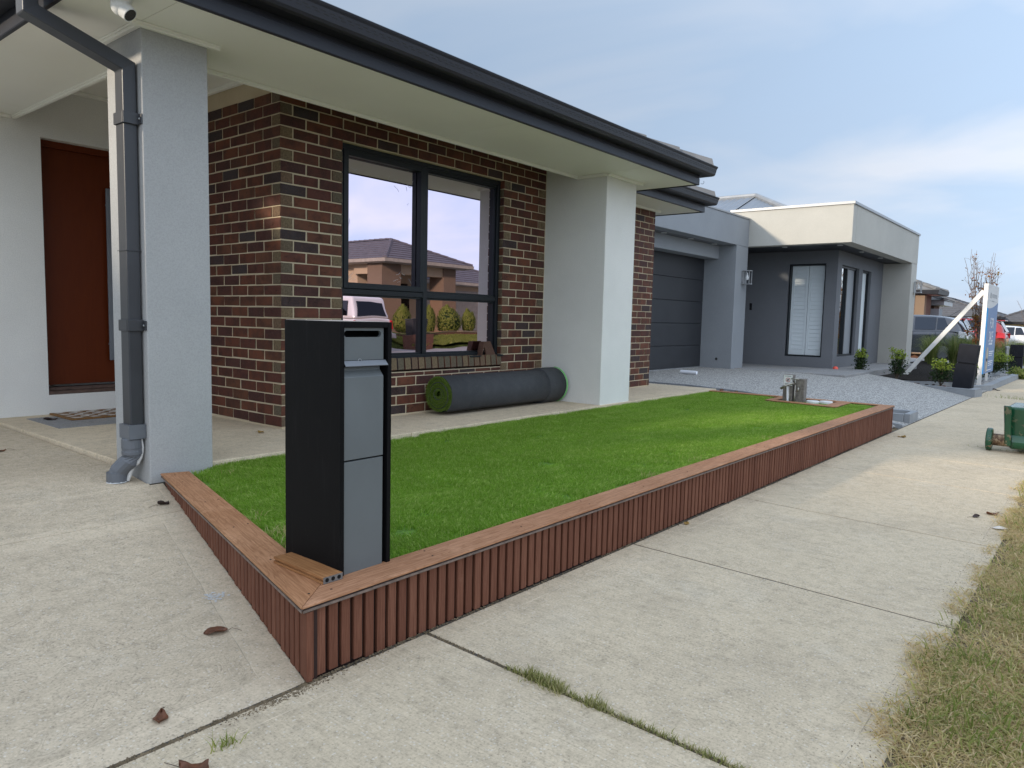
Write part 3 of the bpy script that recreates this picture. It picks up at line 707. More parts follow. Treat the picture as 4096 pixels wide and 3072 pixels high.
for i in range(700):
    y = rg.uniform(1.97, 2.2); x = rg.uniform(10.62, 11.05); pebble(b, x, y, -.02+rg.uniform(-.005, .01), rg.uniform(.010, .02), rg)
for i in range(1500):
    x = rg.uniform(18.35, 24.8); y = rg.uniform(2.08, 2.55); pebble(b, x, y, -.055+rg.uniform(0, .015), rg.uniform(.015, .032), rg)
for i in range(900):
    y = rg.uniform(2.05, 3.8); x = 16.4+(y-2)*.3+rg.uniform(0, .35); pebble(b, x, y, fpz(16, 1.95)+.03+(y-1.95)*.045+rg.uniform(0, .012), rg.uniform(.010, .022), rg)
tag(b.build('pebbles', MT['pebble'], raw=True), 'pale grey pebbles filling the narrow garden beds', 'pebbles', kind='stuff')
# gravelly dirt along the foot of the planter and beside the letterbox corner
b = MB(); rg = random.Random(12)
for i in range(1500):
    x = 1.33+rg.random()**2*8; y = 1.915+abs(rg.gauss(0, .010))*-1+.01; pebble(b, x, y, fpz(x, y)+.001, rg.uniform(.0015, .005), rg)
for i in range(500):
    x = rg.gauss(1.25, .10); y = rg.gauss(1.895, .010); pebble(b, x, y, fpz(x, y)+.0, rg.uniform(.001, .004), rg)
for i in range(5200):
    x = rg.uniform(-1.5, 1.36); y = 1.916+rg.gauss(0, .006); pebble(b, x, y, fpz(x, y)-.0015, rg.uniform(.0015, .0048), rg)
for i in range(1500):
    y = rg.uniform(.42, 1.92); x = 1.875+rg.gauss(0, .008); pebble(b, x, y, fpz(x, y)-.002, rg.uniform(.0015, .0045), rg)
for i in range(1400):
    x = rg.uniform(1.5, 8); y = .42+abs(rg.gauss(0, .06)); pebble(b, x, y, fpz(x, y), rg.uniform(.001, .0035), rg)
tag(b.build('grit', MT['soil'], raw=True), 'loose grit gathered along the edges of the footpath', 'grit', kind='stuff')
for nm, poly, lab in (('garden_edge', [(10.10, 1.95), (10.14, 1.95), (10.14, 6.9), (10.10, 6.9)], 'thin grey concrete edging between pebble strip and speckled driveway'),):
    b = MB()
    for i in range(5): b.prism([(10.10, AGY[i]), (10.14, AGY[i]), (10.14, AGY[i+1]), (10.10, AGY[i+1])], -.2, lambda x, y: agz(10.1, y)+.03)
    o = b.build(nm, MT['kerb_grey'], bevel=.004); tag(o, lab, 'edging')
# ------------------------------------------------------------------ the brick house
HX, HY = 3.270, 4.991
house = empty('brick_house', (5, 5, PORCH), 'single storey brick house with dark gutter and pale rendered columns', 'house')
BL, BW, BH, JT = .230, .110, .076, .010; CH = .086; Z2 = 2.602
def zline(n): return Z2 - CH*n
def brick_mesh(l, w, h, seed, endm=1):
    rg = random.Random(seed); b = MB(); e = .004
    bx = [(-l/2, l/2), (-w/2, w/2), (-h/2, h/2)]
    bm = bmesh.new()
    vs = [bm.verts.new((bx[0][i & 1], bx[1][(i >> 1) & 1], bx[2][(i >> 2) & 1])) for i in range(8)]
    for f in ((0,2,3,1), (4,5,7,6), (0,1,5,4), (2,6,7,3), (0,4,6,2), (1,3,7,5)): bm.faces.new([vs[i] for i in f])
    bmesh.ops.bevel(bm, geom=list(bm.edges), offset=e, segments=1, affect='EDGES', profile=.5)
    for v in bm.verts: v.co += Vector((rg.uniform(-.0022, .0022), rg.uniform(-.001, .001), rg.uniform(-.0022, .0022)))
    bmesh.ops.recalc_face_normals(bm, faces=bm.faces)
    me = bpy.data.meshes.new('brick')
    for f in bm.faces: f.material_index = endm if abs(f.normal.x) > .8 else 0
    bm.to_mesh(me); bm.free()
    for q in MT['brick']: me.materials.append(q)
    return me
_bc = {}
def bmesh_for(l, w, h, rg):
    k = (round(l, 3), round(w, 3), round(h, 3), rg.randrange(4))
    if k not in _bc: _bc[k] = brick_mesh(k[0], k[1], k[2], k[3])
    return _bc[k]
bricks = []       # (mesh, location, rotz)
rgb = random.Random(21)
def lay_x(x0, x1, z0, off, yface, h=BH, corner=False):
    # a course on a wall facing -Y ; off = 1 header first (a turned brick shows its end)
    x = x0; first = True
    while x < x1-.02:
        l = BW if (off and first) else BL
        if x+l > x1-.045: l = x1-x
        if not (off and first and corner):
            if l < .13 and l > .09: bricks.append((bmesh_for(BL, l, h, rgb), (x+l/2, yface+BL/2+rgb.uniform(-.0025, .0025), z0+h/2), 90, BL))
            else: bricks.append((bmesh_for(l, BW, h, rgb), (x+l/2, yface+BW/2+rgb.uniform(-.0025, .0025), z0+h/2), 0, l))
        x += l+JT; first = False
def lay_y(y0, y1, z0, off, xface):
    y = y0; first = True
    while y < y1-.02:
        l = BW if (off and first) else BL
        if y+l > y1-.045: l = y1-y
        if not (off and first):          # header seen there is the end of the front stretcher
            bricks.append((bmesh_for(l, BW, BH, rgb), (xface+BW/2+rgb.uniform(-.0025, .0025), y+l/2, z0+BH/2), 90, l))
        y += l+JT; first = False
WX0, WX1 = 3.862, 5.922
for n in range(-3, 28):
    z0 = zline(n)-CH + JT/2; odd = n % 2 == 0       # alternating bond
    front_stretch = not odd
    inwin = n >= 0 and n < 23; off = 0 if front_stretch else 1
    if inwin:
        lay_x(HX, WX0-.006, z0, off, HY, corner=True); lay_x(WX1+.004, 6.65, z0, off, HY)
    else: lay_x(HX, 6.65, z0, off, HY, corner=True)
    lay_y(HY, 6.95, z0, 1 if front_stretch else 0, HX)
# cut course and soldier sill under the window
zc = zline(23)
x = WX0-.006
while x < WX1:
    l = min(BL, WX1-x)
    if l > .05: bricks.append((bmesh_for(l, BW, .030, rgb), (x+l/2, HY+BW/2, zc+.005+.015), 0, l))
    x += l+JT
sol_me = []
for k in range(3):
    me = brick_mesh(BL, BH, BW, 60+k); me = me; sol_me.append(me)
nsol = 24; sp = (WX1-WX0+.008)/nsol
for k in range(nsol):
    bricks.append((sol_me[k % 3], (WX0-.002+sp*(k+.5), HY+BL/2-.012, zc+.042+BW/2+.006), 'S', BL))
# right jamb return: reveal bricks are the ends of the pier bricks already laid
# garage pier
PX0, PX1, PY = 7.60, 9.20, 5.0
for n in range(-1, 28):
    z0 = zline(n)-CH+JT/2
    lay_x(PX0+(.0 if n % 2 else -.125), PX1, z0, 0, PY)
    # visible end header
for n in range(-1, 28):
    z0 = zline(n)-CH+JT/2
    y = PY+BW+JT
    while y < 6.2:
        bricks.append((bmesh_for(BL, BW, BH, rgb), (PX1-BW/2, y+BL/2, z0+BH/2), 90, BL)); y += BL+JT
camp = Vector((0, 0, EYE))
bricks = [q for q in bricks if q[1][2] > PORCH+.03]
def bkey(q):
    p = Vector(q[1]); d = (p-camp).length
    pen = 0
    if q[2] == 90 and p.y > 6.05: pen = 50
    if p.x > PX1-.2 and q[2] == 90: pen = 60
    if p.x > 7 and p.x < 8.55: pen = 60
    if p.z > 2.95: pen = 40
    return d+pen
bricks.sort(key=bkey)
wall = MB()
# mortar core, 7 mm behind the faces
m = .0045
wall.box(HX+m, WX0-.014, HY+m, 5.25, PORCH, 3.02)
wall.box(WX0, WX1, HY+m, 5.25, PORCH, zc+.040); wall.box(WX0, WX1, HY+m, 5.25, zline(0)-.003, 3.02)
wall.box(WX1+.012, 6.66, HY+m, 5.25, PORCH, 3.02)
wall.box(HX+m, 3.5, 5.25, 7.0, PORCH, 3.02)
wall.box(PX0-.1, PX1-m, PY+m, 6.2, PORCH, 2.71)
# sill bed
wall.box(WX0, WX1, HY+.002, HY+.12, zc+.036, zc+.044)
bw = wall.build('brick_wall', MT['mortar'], house)
LIM = 300
join = MB()
for i, (me, loc, rot, l) in enumerate(bricks):
    if rot == 'S': M4 = Matrix.Translation(loc) @ Euler((R(-7), 0, 0)).to_matrix().to_4x4() @ Euler((0, 0, R(90))).to_matrix().to_4x4()
    else: M4 = Matrix.Translation(loc) @ Euler((0, 0, R(rot))).to_matrix().to_4x4()
    if i < LIM:
        o = bpy.data.objects.new('brick', me); COL.objects.link(o); o.parent = bw; o.matrix_parent_inverse = wloc(bw).inverted(); o.matrix_basis = M4
    else:
        base = len(join.v); join.v += [tuple(M4 @ v.co) for v in me.vertices]
        for p in me.polygons: join.f.append(tuple(base+k for k in p.vertices)); join.m.append(p.material_index)
jo = join.build('brickwork', MT['brick_i'], house, raw=True); jo['kind'] = 'stuff'

# window ------------------------------------------------------------
win = MB(); YF = 5.060; YG = 5.095
def frame_rect(b, x0, x1, z0, z1, w, y0, y1):
    b.box(x0, x0+w, y0, y1, z0, z1); b.box(x1-w, x1, y0, y1, z0, z1); b.box(x0+w, x1-w, y0, y1, z1-w, z1); b.box(x0+w, x1-w, y0, y1, z0, z0+w)
WZ0, WZ1 = .782, zline(0)-.004
frame_rect(win, WX0, WX1, WZ0, WZ1, .040, YF-.02, YF+.06)
win.box(WX0+.04, WX1-.04, YF-.012, YF-.002, WZ1-.066, WZ1-.04)
win.box(4.835, 4.885, YF-.015, YF+.055, WZ0+.04, WZ1-.04)                   # mullion
win.box(WX0+.04, 4.835, YF-.012, YF+.055, 1.352, 1.400); win.box(4.885, WX1-.04, YF-.012, YF+.055, 1.350, 1.402)
w_o = win.build('window', MT['frame'], house, bevel=.003)
sash = MB(); frame_rect(sash, WX0+.042, 4.833, 1.402, WZ1-.042, .050, YF-.026, YF+.03)
sash.build('sash_frame', MT['frame'], w_o, bevel=.003)
bead = MB()
for x0, x1, z0, z1 in ((4.887, WX1-.042, 1.404, WZ1-.068), (4.887, WX1-.042, WZ0+.042, 1.348), (WX0+.042, 4.833, WZ0+.042, 1.350)):
    frame_rect(bead, x0, x1, z0, z1, .013, YF+.004, YF+.04)
bead.build('glazing_bead', MT['frame'], w_o)
for x0, x1, z0, z1, mt in ((WX0+.06, 4.815, 1.42, WZ1-.06, 'glass_film'), (4.89, WX1-.05, 1.41, WZ1-.06, 'glass_film'), (WX0+.05, 4.83, WZ0+.05, 1.345, 'glass_film_low'), (4.89, WX1-.05, WZ0+.05, 1.345, 'glass_film_low')):
    MB().box(x0, x1, YG, YG+.006, z0, z1).build('pane', MT[mt], w_o)
# black sheet standing in for the unlit room behind the panes
MB().box(WX0, WX1, YG+.02, YG+.03, WZ0, WZ1).build('dark_room_sheet', MT['hole'], w_o)
# scratches of peeling film
b = MB(); rg = random.Random(5)
for cx, cz, n, sx, sz in ((3.98, 2.42, 5, .12, .06), (4.45, 2.42, 6, .2, .08), (4.70, 2.38, 4, .05, .12), (3.98, 1.75, 5, .04, .25), (4.6, 1.52, 9, .15, .05), (3.97, 1.5, 5, .05, .06), (5.78, 1.85, 3, .03, .15), (5.6, 2.42, 2, .06, .06)):
    for i in range(n):
        x, z = cx+rg.gauss(0, sx*.5), cz+rg.gauss(0, sz*.5); a = rg.uniform(-.9, .9)+(1.2 if sz > .1 else 0); ln = rg.uniform(.03, .10)
        x = max(WX0+.08, min(x, WX1-.1)); p = []
        for k in range(4):
            a += rg.gauss(0, .25); p.append((max(WX0+.07, min(4.80 if cx < 4.8 else WX1-.07, x)), YG-.0012, min(WZ1-.10, max(1.44, z)))); x += math.cos(a)*ln/4; z += math.sin(a)*ln/4
        b.tube(p, .0010, 4)
b.build('film_scratch', MT['sign_white'], w_o)

# rendered columns and walls ------------------------------------------
SOF = 2.710
c1 = MB().box(1.870, 2.245, 4.150, 4.590, .12, 3.02).build('column', MT['render_column'], house, bevel=.007)
c2 = MB().box(6.660, 7.270, 4.200, 5.25, PORCH-.1, 3.02).build('column', MT['render_white'], house, bevel=.007)
dwl = MB(); DY = 6.98; DX0, DX1, DZ0, DZ1 = 2.31, 3.20, .434, 2.585
dwl.box(-6, DX0, DY, DY+.25, .1, 3.02); dwl.box(DX1, HX+.002, DY, DY+.25, .1, 3.02); dwl.box(DX0, DX1, DY, DY+.25, .1, DZ0); dwl.box(DX0, DX1, DY, DY+.25, DZ1, 3.02)
dwl.build('rendered_wall', MT['render_white'], house)
dr = MB().box(DX0+.03, DX1-.03, DY+.13, DY+.17, DZ0+.075, DZ1-.05).build('front_door', MT['door'], house, bevel=.003)
fr = MB(); fr.box(DX0, DX0+.035, DY+.09, DY+.2, DZ0+.05, DZ1); fr.box(DX1-.035, DX1, DY+.09, DY+.2, DZ0+.05, DZ1); fr.box(DX0+.035, DX1-.035, DY+.09, DY+.2, DZ1-.055, DZ1)
fr.build('door_frame', MT['door'], dr)
si = MB(); si.box(DX0, DX1, DY+.012, DY+.2, DZ0, DZ0+.028); si.box(DX0, DX1, DY+.08, DY+.2, DZ0+.028, DZ0+.055); si.build('door_sill', MT['sill_timber'], dr, bevel=.003)
hd = MB(); hd.box(2.836, 2.886, DY+.05, DY+.075, .715, 2.25); hd.box(2.853, 2.868, DY+.075, DY+.13, .85, .87); hd.box(2.853, 2.868, DY+.075, DY+.13, 2.1, 2.12)
hd.build('pull_handle', MT['letter_lip'], dr, bevel=.003)

# eaves -----------------------------------------------------------------
FZ = 3.670
sof = MB()
sg = .0035
def panel(x0, x1, y0, y1, z, nm='soffit_panel'): MB().box(x0+sg/2, x1-sg/2, y0+sg/2, y1-sg/2, z, z+.008).build(nm, MT['soffit'], house)
for x0, x1 in ((1.47, 1.86), (1.86, 4.56), (4.56, 6.59), (6.59, 7.715)): panel(x0, x1, FZ, 4.56, SOF)
for y0, y1 in ((4.56, 6.60), (6.60, 6.98)): panel(1.47, 2.13, y0, y1, SOF)
panel(-6, 1.47, 6.60, 6.98, SOF)
panel(7.28, 7.715, 4.56, 5.0, SOF)
panel(7.715, 9.645, 4.50, 5.0, SOF+.001); panel(9.21, 9.645, 5.0, 6.2, SOF+.001)
panel(2.13, 6.66, 4.60, 6.98, 3.015, 'porch_ceiling')
gapb = MB(); gapb.box(1.48, 7.70, FZ+.01, 4.55, SOF+.009, SOF+.012); gapb.box(1.48, 2.12, 4.55, 6.97, SOF+.009, SOF+.012); gapb.build('eave_void', MT['gap'], house)
bk = MB(); bk.box(2.13, 6.66, 4.565, 4.585, SOF+.002, 3.014); bk.box(2.113, 2.131, 4.60, 6.98, SOF+.002, 3.014); bk.build('bulkhead', MT['trim'], house)
# quad beads
qd = MB()
def bead(b, p0, p1, s=.028, down=.024, z=SOF): 
    (x0, y0), (x1, y1) = p0, p1
    if abs(y1-y0) < 1e-6: b.box(min(x0, x1), max(x0, x1), y0-s/2, y0+s/2, z-down, z); b.box(min(x0, x1), max(x0, x1), y0-s/2-.012, y0-s/2, z-down*.45, z)
    else: b.box(x0-s/2, x0+s/2, min(y0, y1), max(y0, y1), z-down, z); b.box(x0-s/2-.012, x0-s/2, min(y0, y1), max(y0, y1), z-down*.45, z)
bead(qd, (2.245, 4.57), (6.66, 4.57)); bead(qd, (2.12, 4.60), (2.12, 6.97)); bead(qd, (-6, 6.967), (2.1, 6.967))
bead(qd, (1.81, 4.135), (2.31, 4.135), .030); bead(qd, (1.855, 4.150), (1.855, 4.66), .030)
bead(qd, (6.645, 4.185), (7.36, 4.185), .030); bead(qd, (6.645, 4.2), (6.645, 4.555), .030)
bead(qd, (7.60, 4.985), (9.30, 4.985), .030)
bead(qd, (3.256, 5.0), (3.256, 6.97), .03, .03, 3.014); bead(qd, (2.13, 6.965), (3.24, 6.965), .03, .03, 3.014)
qd.build('cornice_bead', MT['trim'], house, bevel=.004)
PATH = [(-6, 6.60), (1.47, 6.60), (1.47, FZ), (7.72, FZ), (7.72, 4.49), (9.65, 4.49), (9.65, 12)]
fas = MB(); fas.sweep([(-.02, 2.700), (0, 2.700), (.003, 2.706), (.003, 2.772), (0, 2.776), (0, 2.90), (-.02, 2.90)], PATH)
fas.build('fascia', MT['steel_dark'], house)
gut = MB(); gut.sweep([(.004, 2.806), (.10, 2.800), (.118, 2.806), (.128, 2.822), (.140, 2.882), (.147, 2.896), (.150, 2.906), (.144, 2.912), (.136, 2.904), (.120, 2.83), (.100, 2.812), (.006, 2.815)], PATH)
go_ = gut.build('gutter', MT['steel_dark'], house)
sl_ = MB(); x = 1.5
while x < 7.82:
    for dz, yy in ((2.862, .1355), (2.848, .1327)):
        ox = .02 if dz < 2.86 else 0
        sl_.box(x+ox, x+ox+.034, FZ-yy-.0016, FZ-yy+.004, dz, dz+.006)
    x += .060
x = 7.9
while x < 9.75:
    sl_.box(x, x+.034, 4.49-.137, 4.49-.131, 2.862, 2.868); x += .060
sl_.build('gutter_slots', MT['gap'], go_)
# tiled hip roofs ---------------------------------------------------------
def hip_roof(x0, x1, y0, y1, z0, pitch, mat, parent, name='roof', step=.32, cap=True, tile=.30, rgs=3, faces='WESN', lap=.022):
    """stepped tile courses on the four slopes, hip and ridge capping"""
    b = MB(); rg = random.Random(rgs); W = min(x1-x0, y1-y0)/2; n = max(2, int(W/step)); t = math.tan(R(pitch))
    for k in range(n):
        a0 = W*k/n; a1 = W*(k+1)/n; za = z0+a0*t+lap; zb = z0+a1*t
        c0 = [(x0+a0, y0+a0), (x1-a0, y0+a0), (x1-a0, y1-a0), (x0+a0, y1-a0)]; c1 = [(x0+a1, y0+a1), (x1-a1, y0+a1), (x1-a1, y1-a1), (x0+a1, y1-a1)]
        for i in range(4):
            j = (i+1) % 4
            p, q, r_, s_ = c0[i], c0[j], c1[j], c1[i]
            b.add([(*p, za), (*q, za), (*r_, zb+.002), (*s_, zb+.002), (*p, za-lap-.01), (*q, za-lap-.01)], [(0, 1, 2, 3), (4, 5, 1, 0)])
    ro = b.build(name, mat, parent)
    cb_ = MB()
    def capline(p, q):
        p, q = Vector(p), Vector(q); L = (q-p).length; m_ = max(1, int(L/.38)); d = (q-p)/m_
        for k in range(m_):
            a = p+d*k; e = p+d*(k+1.06); w = Vector((d.y, -d.x, 0)).normalized()*.11; up = Vector((0, 0, .065)); h0 = Vector((0, 0, .02*(1)))
            cb_.add([a-w, a-w*.5+up+h0, a+w*.5+up+h0, a+w, e-w*.92, e-w*.46+up, e+w*.46+up, e+w*.92], [(0, 1, 5, 4), (1, 2, 6, 5), (2, 3, 7, 6), (0, 3, 2, 1)])
    zt = z0+W*t
    if (x1-x0) >= (y1-y0): r0, r1 = (x0+W, (y0+y1)/2), (x1-W, (y0+y1)/2); pairs = [((x0, y0), r0), ((x0, y1), r0), ((x1, y0), r1), ((x1, y1), r1)]
    else: r0, r1 = ((x0+x1)/2, y0+W), ((x0+x1)/2, y1-W); pairs = [((x0, y0), r0), ((x1, y0), r0), ((x0, y1), r1), ((x1, y1), r1)]
    for c, r_ in pairs: capline((*c, z0+.01), (*r_, zt))
    if (Vector(r0)-Vector(r1)).length > .1: capline((*r0, zt), (*r1, zt))
    cb_.build('ridge_cap', mat, ro)
    return ro
hip_roof(1.40, 7.80, FZ-.085, 13, 2.888, 22.5, MT['tile_grey'], house)
hip_roof(2.2, 9.72, 4.405, 15, 2.888, 22.5, MT['tile_grey'], house, rgs=4)
hip_roof(-6.2, 1.9, 6.48, 16, 2.905, 22.5, MT['tile_grey'], house, rgs=5)
# house body behind the front rooms (closed box so no light leaks)
bd = MB(); bd.box(-6, 3.0, 7.24, 15.5, .1, 2.9); bd.box(3.5, 9.18, 6.2, 14.5, .1, 2.9); bd.build('rear_wall', MT['render_white'], house)
hk = MB(); hk.tube([(7.742, 3.66, 2.722), (7.775, 3.655, 2.722), (7.79, 3.65, 2.730), (7.797, 3.648, 2.742), (7.788, 3.646, 2.752), (7.776, 3.646, 2.750)], .0022, 6); hk.build('hook', MT['frame'], house)

# downpipe ------------------------------------------------------------------
dp = MB()
def rectpipe(b, pts, w=.10, d=.072):
    # rectangular tube: w along Y, d along the in-plane normal of the XZ path
    k = len(pts); rings = []
    for i, p in enumerate(pts):
        a = Vector(pts[max(0, i-1)]); c = Vector(pts[min(k-1, i+1)]); p = Vector(p)
        d0 = (p-a); d1 = (c-p); d0 = d0.normalized() if d0.length > 1e-6 else d1.normalized(); d1 = d1.normalized() if d1.length > 1e-6 else d0
        n0 = Vector((d0.z, 0, -d0.x)).normalized(); n1 = Vector((d1.z, 0, -d1.x)).normalized(); nb = (n0+n1).normalized(); s_ = 1/max(.3, nb.dot(n0))
        o = nb*(d/2*s_); y = Vector((0, w/2, 0)); rings += [p-o-y, p+o-y, p+o+y, p-o+y]
    fs = []
    for i in range(k-1):
        for j in range(4): fs.append((i*4+j, i*4+(j+1) % 4, (i+1)*4+(j+1) % 4, (i+1)*4+j))
    fs += [(0, 3, 2, 1), ((k-1)*4, (k-1)*4+1, (k-1)*4+2, (k-1)*4+3)]
    b.add(rings, fs)
rectpipe(dp, [(1.385, 4.30, 2.84), (1.385, 4.30, 2.655), (1.825, 4.245, 2.485), (1.825, 4.245, .50)])
dpo = dp.build('downpipe', MT['pipe_dark'], house, bevel=.006)
for z in (2.18, 1.06):
    k = MB(); k.box(1.781, 1.866, 4.180, 4.192, z, z+.062); k.box(1.779, 1.787, 4.192, 4.298, z, z+.062); k.box(1.787, 1.866, 4.298, 4.302, z, z+.062); k.box(1.862, 1.869, 4.150, 4.180, z+.004, z+.058)
    ko = k.build('bracket', MT['pipe_dark'], dpo, bevel=.002)
    MB().lathe([(.006, 0), (.006, -.004), (.003, -.006)], (1.861, 4.166, z+.031), 8, axis='X').build('screw', MT['galv'], ko)
MB().box(1.7835, 1.8665, 4.1905, 4.2995, 1.50, 1.503).build('pipe_seam', MT['pipe_dark'], dpo)
bt = MB(); bt.box(1.774, 1.868, 4.183, 4.308, .455, .535)
bt.lathe([(.052, .455), (.056, .45), (.056, .40), (.0535, .398), (.0535, .385), (.056, .382), (.056, .365)], (1.815, 4.245, 0), 18)
pts = [(1.815, 4.245, .40), (1.815, 4.245, .36), (1.803, 4.255, .325), (1.782, 4.275, .298), (1.762, 4.292, .270), (1.752, 4.300, .240), (1.752, 4.300, .19)]
bt.tube(pts, .050, 16); bt.lathe([(.0545, .262), (.0545, .205)], (1.752, 4.300, 0), 18)
bto = bt.build('pipe_boot', MT['pvc'], dpo, smooth=False)
gk = MB(); gk.tube([(1.850, 4.200, .45), (1.858, 4.205, .40), (1.852, 4.215, .35), (1.835, 4.228, .315), (1.810, 4.245, .285), (1.795, 4.262, .21)], [.004, .006, .009, .014, .013, .01], 8)
gk.lathe([(.058, .205), (.054, .210), (.05, .212)], (1.752, 4.30, 0), 12)
gk.build('sealant', MT['white_gunk'], bto)
fl = MB(); fl.prism([(1.866, 4.146), (2.0, 4.146), (2.0, 4.155), (1.866, 4.155)], .12, .197); fl.build('expansion_joint', MT['joint'], house)
# camera dome under the eave
sc_o = empty('security_camera', (1.66, 3.89, SOF), 'white dome security camera under the eave beside the grey column', 'camera')
MB().lathe([(.052, 0), (.052, -.018), (.046, -.03), (.02, -.032)], (1.66, 3.89, SOF), 20).build('base', MT['white_plastic'], sc_o, smooth=False, bevel=.002)
bm = bmesh.new(); bmesh.ops.create_uvsphere(bm, u_segments=20, v_segments=14, radius=.048); me = bpy.data.meshes.new('ball'); bm.to_mesh(me); bm.free(); me.materials.append(MT['white_plastic']); me.polygons.foreach_set('use_smooth', [True]*len(me.polygons)); me.transform(Matrix.Translation((1.66, 3.89, SOF-.045)))
link('ball', me, sc_o)
d = Vector((.35, -.55, -.6)).normalized(); p0 = Vector((1.66, 3.89, SOF-.045))
k = MB(); k.tube([p0, p0+d*.066], [.042, .036], 18); k.build('shroud', MT['white_plastic'], sc_o, smooth=False)
k = MB(); k.tube([p0+d*.05, p0+d*.0675], [.031, .031], 18); k.build('lens', MT['lens'], sc_o)
# ------------------------------------------------------------------ planter edge with slatted face and cap
pl = empty('planter_edge', (1.4, 1.95, fpz(1.4, 1.95)), 'brown slatted timber look planter edge with flat capping around the turf', 'planter')
PEND = 9.50
D = Vector((.2586, .9660)).normalized(); NI = Vector((D.y, -D.x))           # along the splayed run / inward
T0 = Vector((1.317, 1.905)); LEN = 2.30
# backing
bk = MB()
bk.prism([(1.40, 1.944), (PEND-.03, 1.944), (PEND-.03, 1.965), (1.40, 1.965)], lambda x, y: fpz(x, y)-.05, .230)
o0 = T0+NI*.042+D*.03; o1 = T0+NI*.042+D*LEN
bk.prism([tuple(o0), tuple(o0+NI*.02), tuple(o1+NI*.02), tuple(o1)], lambda x, y: dwz(x, y)-.06, .230)
bk.prism([(PEND-.03, 1.93), (PEND-.01, 1.93), (PEND+.06, 4.2), (PEND+.04, 4.2)], -.1, .230)
bk.build('backing_board', MT['slat_back'], pl)
def slat_mesh(h, seed):
    b = MB(); w = .037; d = .019
    b.hexa([(-w/2, 0, 0), (w/2, 0, 0), (w/2-.002, d, 0), (-w/2+.002, d, 0), (-w/2, 0, h), (w/2, 0, h), (w/2-.002, d, h), (-w/2+.002, d, h)])
    bm = bmesh.new(); me = b.mesh('slat', MT['slat']); bm.from_mesh(me)
    bmesh.ops.bevel(bm, geom=[e for e in bm.edges if abs((e.verts[0].co-e.verts[1].co).z) > .01], offset=.0025, segments=1, affect='EDGES', profile=.5); bm.to_mesh(me); bm.free()
    return me
smc = {}
rgs = random.Random(9)
def add_slat(p, zb, rz_):
    h = round((.2315-zb)/.01)*.01
    me = smc.get(h) or smc.setdefault(h, slat_mesh(h, 0))
    o = bpy.data.objects.new('slat', me); COL.objects.link(o); o.parent = pl; o.matrix_parent_inverse = wloc(pl).inverted()
    o.matrix_basis = Matrix.Translation((p[0], p[1]+rgs.uniform(-.0012, .0012), .2315-h)) @ Euler((0, rgs.uniform(-.003, .003), rz_+rgs.uniform(-.012, .012))).to_matrix().to_4x4()
x = 1.405
while x < PEND-.03:
    add_slat((x, 1.925), fpz(x, 1.925)+.004, 0); x += .0512
rzl = math.atan2(D.y, D.x)-math.pi
s = .062
while s < LEN-.02:
    q = T0+NI*.022+D*s
    if dwz(q.x, q.y) < .222: add_slat((q.x, q.y), dwz(q.x, q.y)+.004, rzl)
    s += .0485
# corner trim: L shaped pieces
ct = MB()
ct.prism([(1.345, 1.921), (1.383, 1.921), (1.383, 1.940), (1.352, 1.940)], lambda x, y: fpz(x, y)+.006, .2315)
q0 = T0+NI*.020+D*.012; ct.prism([tuple(q0), tuple(q0+NI*.02), tuple(q0+NI*.02+D*.03), tuple(q0+D*.03)], lambda x, y: fpz(x, y)+.006, .2315)
ct.build('corner_trim', MT['slat'], pl, bevel=.002)
et = MB().prism([(PEND-.03, 1.921), (PEND, 1.921), (PEND, 1.96), (PEND-.03, 1.96)], lambda x, y: fpz(x, y)+.004, .2315).build('corner_trim', MT['slat'], pl, bevel=.002)
# cap boards: grooved decking, 23 mm; top skin + dark groove + lower lip
def cap(poly, mat, nm='cap_board', top=CAPZ):
    def ins(P, d):
        P = [Vector(p) for p in P]; n = len(P); out = []
        for i in range(n):
            a, p, c = P[i-1], P[i], P[(i+1) % n]; d0 = (p-a).normalized(); d1 = (c-p).normalized(); n0 = Vector((-d0.y, d0.x)); n1 = Vector((-d1.y, d1.x)); b_ = (n0+n1).normalized()
            out.append(tuple(p+b_*(d/max(.3, b_.dot(n0)))))
        return out
    o = MB().prism(poly, top-.0085, top).build(nm, mat, pl, bevel=.002)
    c = MB().prism(ins(poly, .009), top-.0150, top-.0087).build('groove', MT['groove'], o)
    e = MB().prism(ins(poly, .0015), top-.0240, top-.0152).build('lower_lip', MT['cap_lip'], o, bevel=.0015)
    return o
CW = .150
tip = T0
# mitre: inner corner = intersection of inner lines
nf = Vector((0, 1))*CW
def isect(p, d, q, e):
    den = d.x*e.y-d.y*e.x; t_ = ((q.x-p.x)*e.y-(q.y-p.y)*e.x)/den; return p+d*t_
inner = isect(T0+nf, Vector((1, 0)), T0+NI*CW, D)
endL = T0+D*LEN
g = .0012
cap([(tip.x+g, tip.y), (5.38, 1.905), (5.38, 1.905+CW), (inner.x+g, inner.y)], MT['cap'])
cap([(5.383, 1.905), (PEND, 1.905), (PEND-.10, 1.905+CW), (5.383, 1.905+CW)], MT['cap'])
cap([(tip.x, tip.y+g), (inner.x, inner.y+g), tuple(T0+NI*CW+D*(LEN-.035)), tuple(T0+D*(LEN-.02))], MT['cap_y'])
RX = lambda y: PEND-.005+(y-1.905)*.012
cap([(RX(1.905)+.0, 1.909), (RX(4.2), 4.20), (RX(4.2)-.13, 4.20), (RX(2.06)-.105, 1.905+CW+.004)], MT['cap_y'])
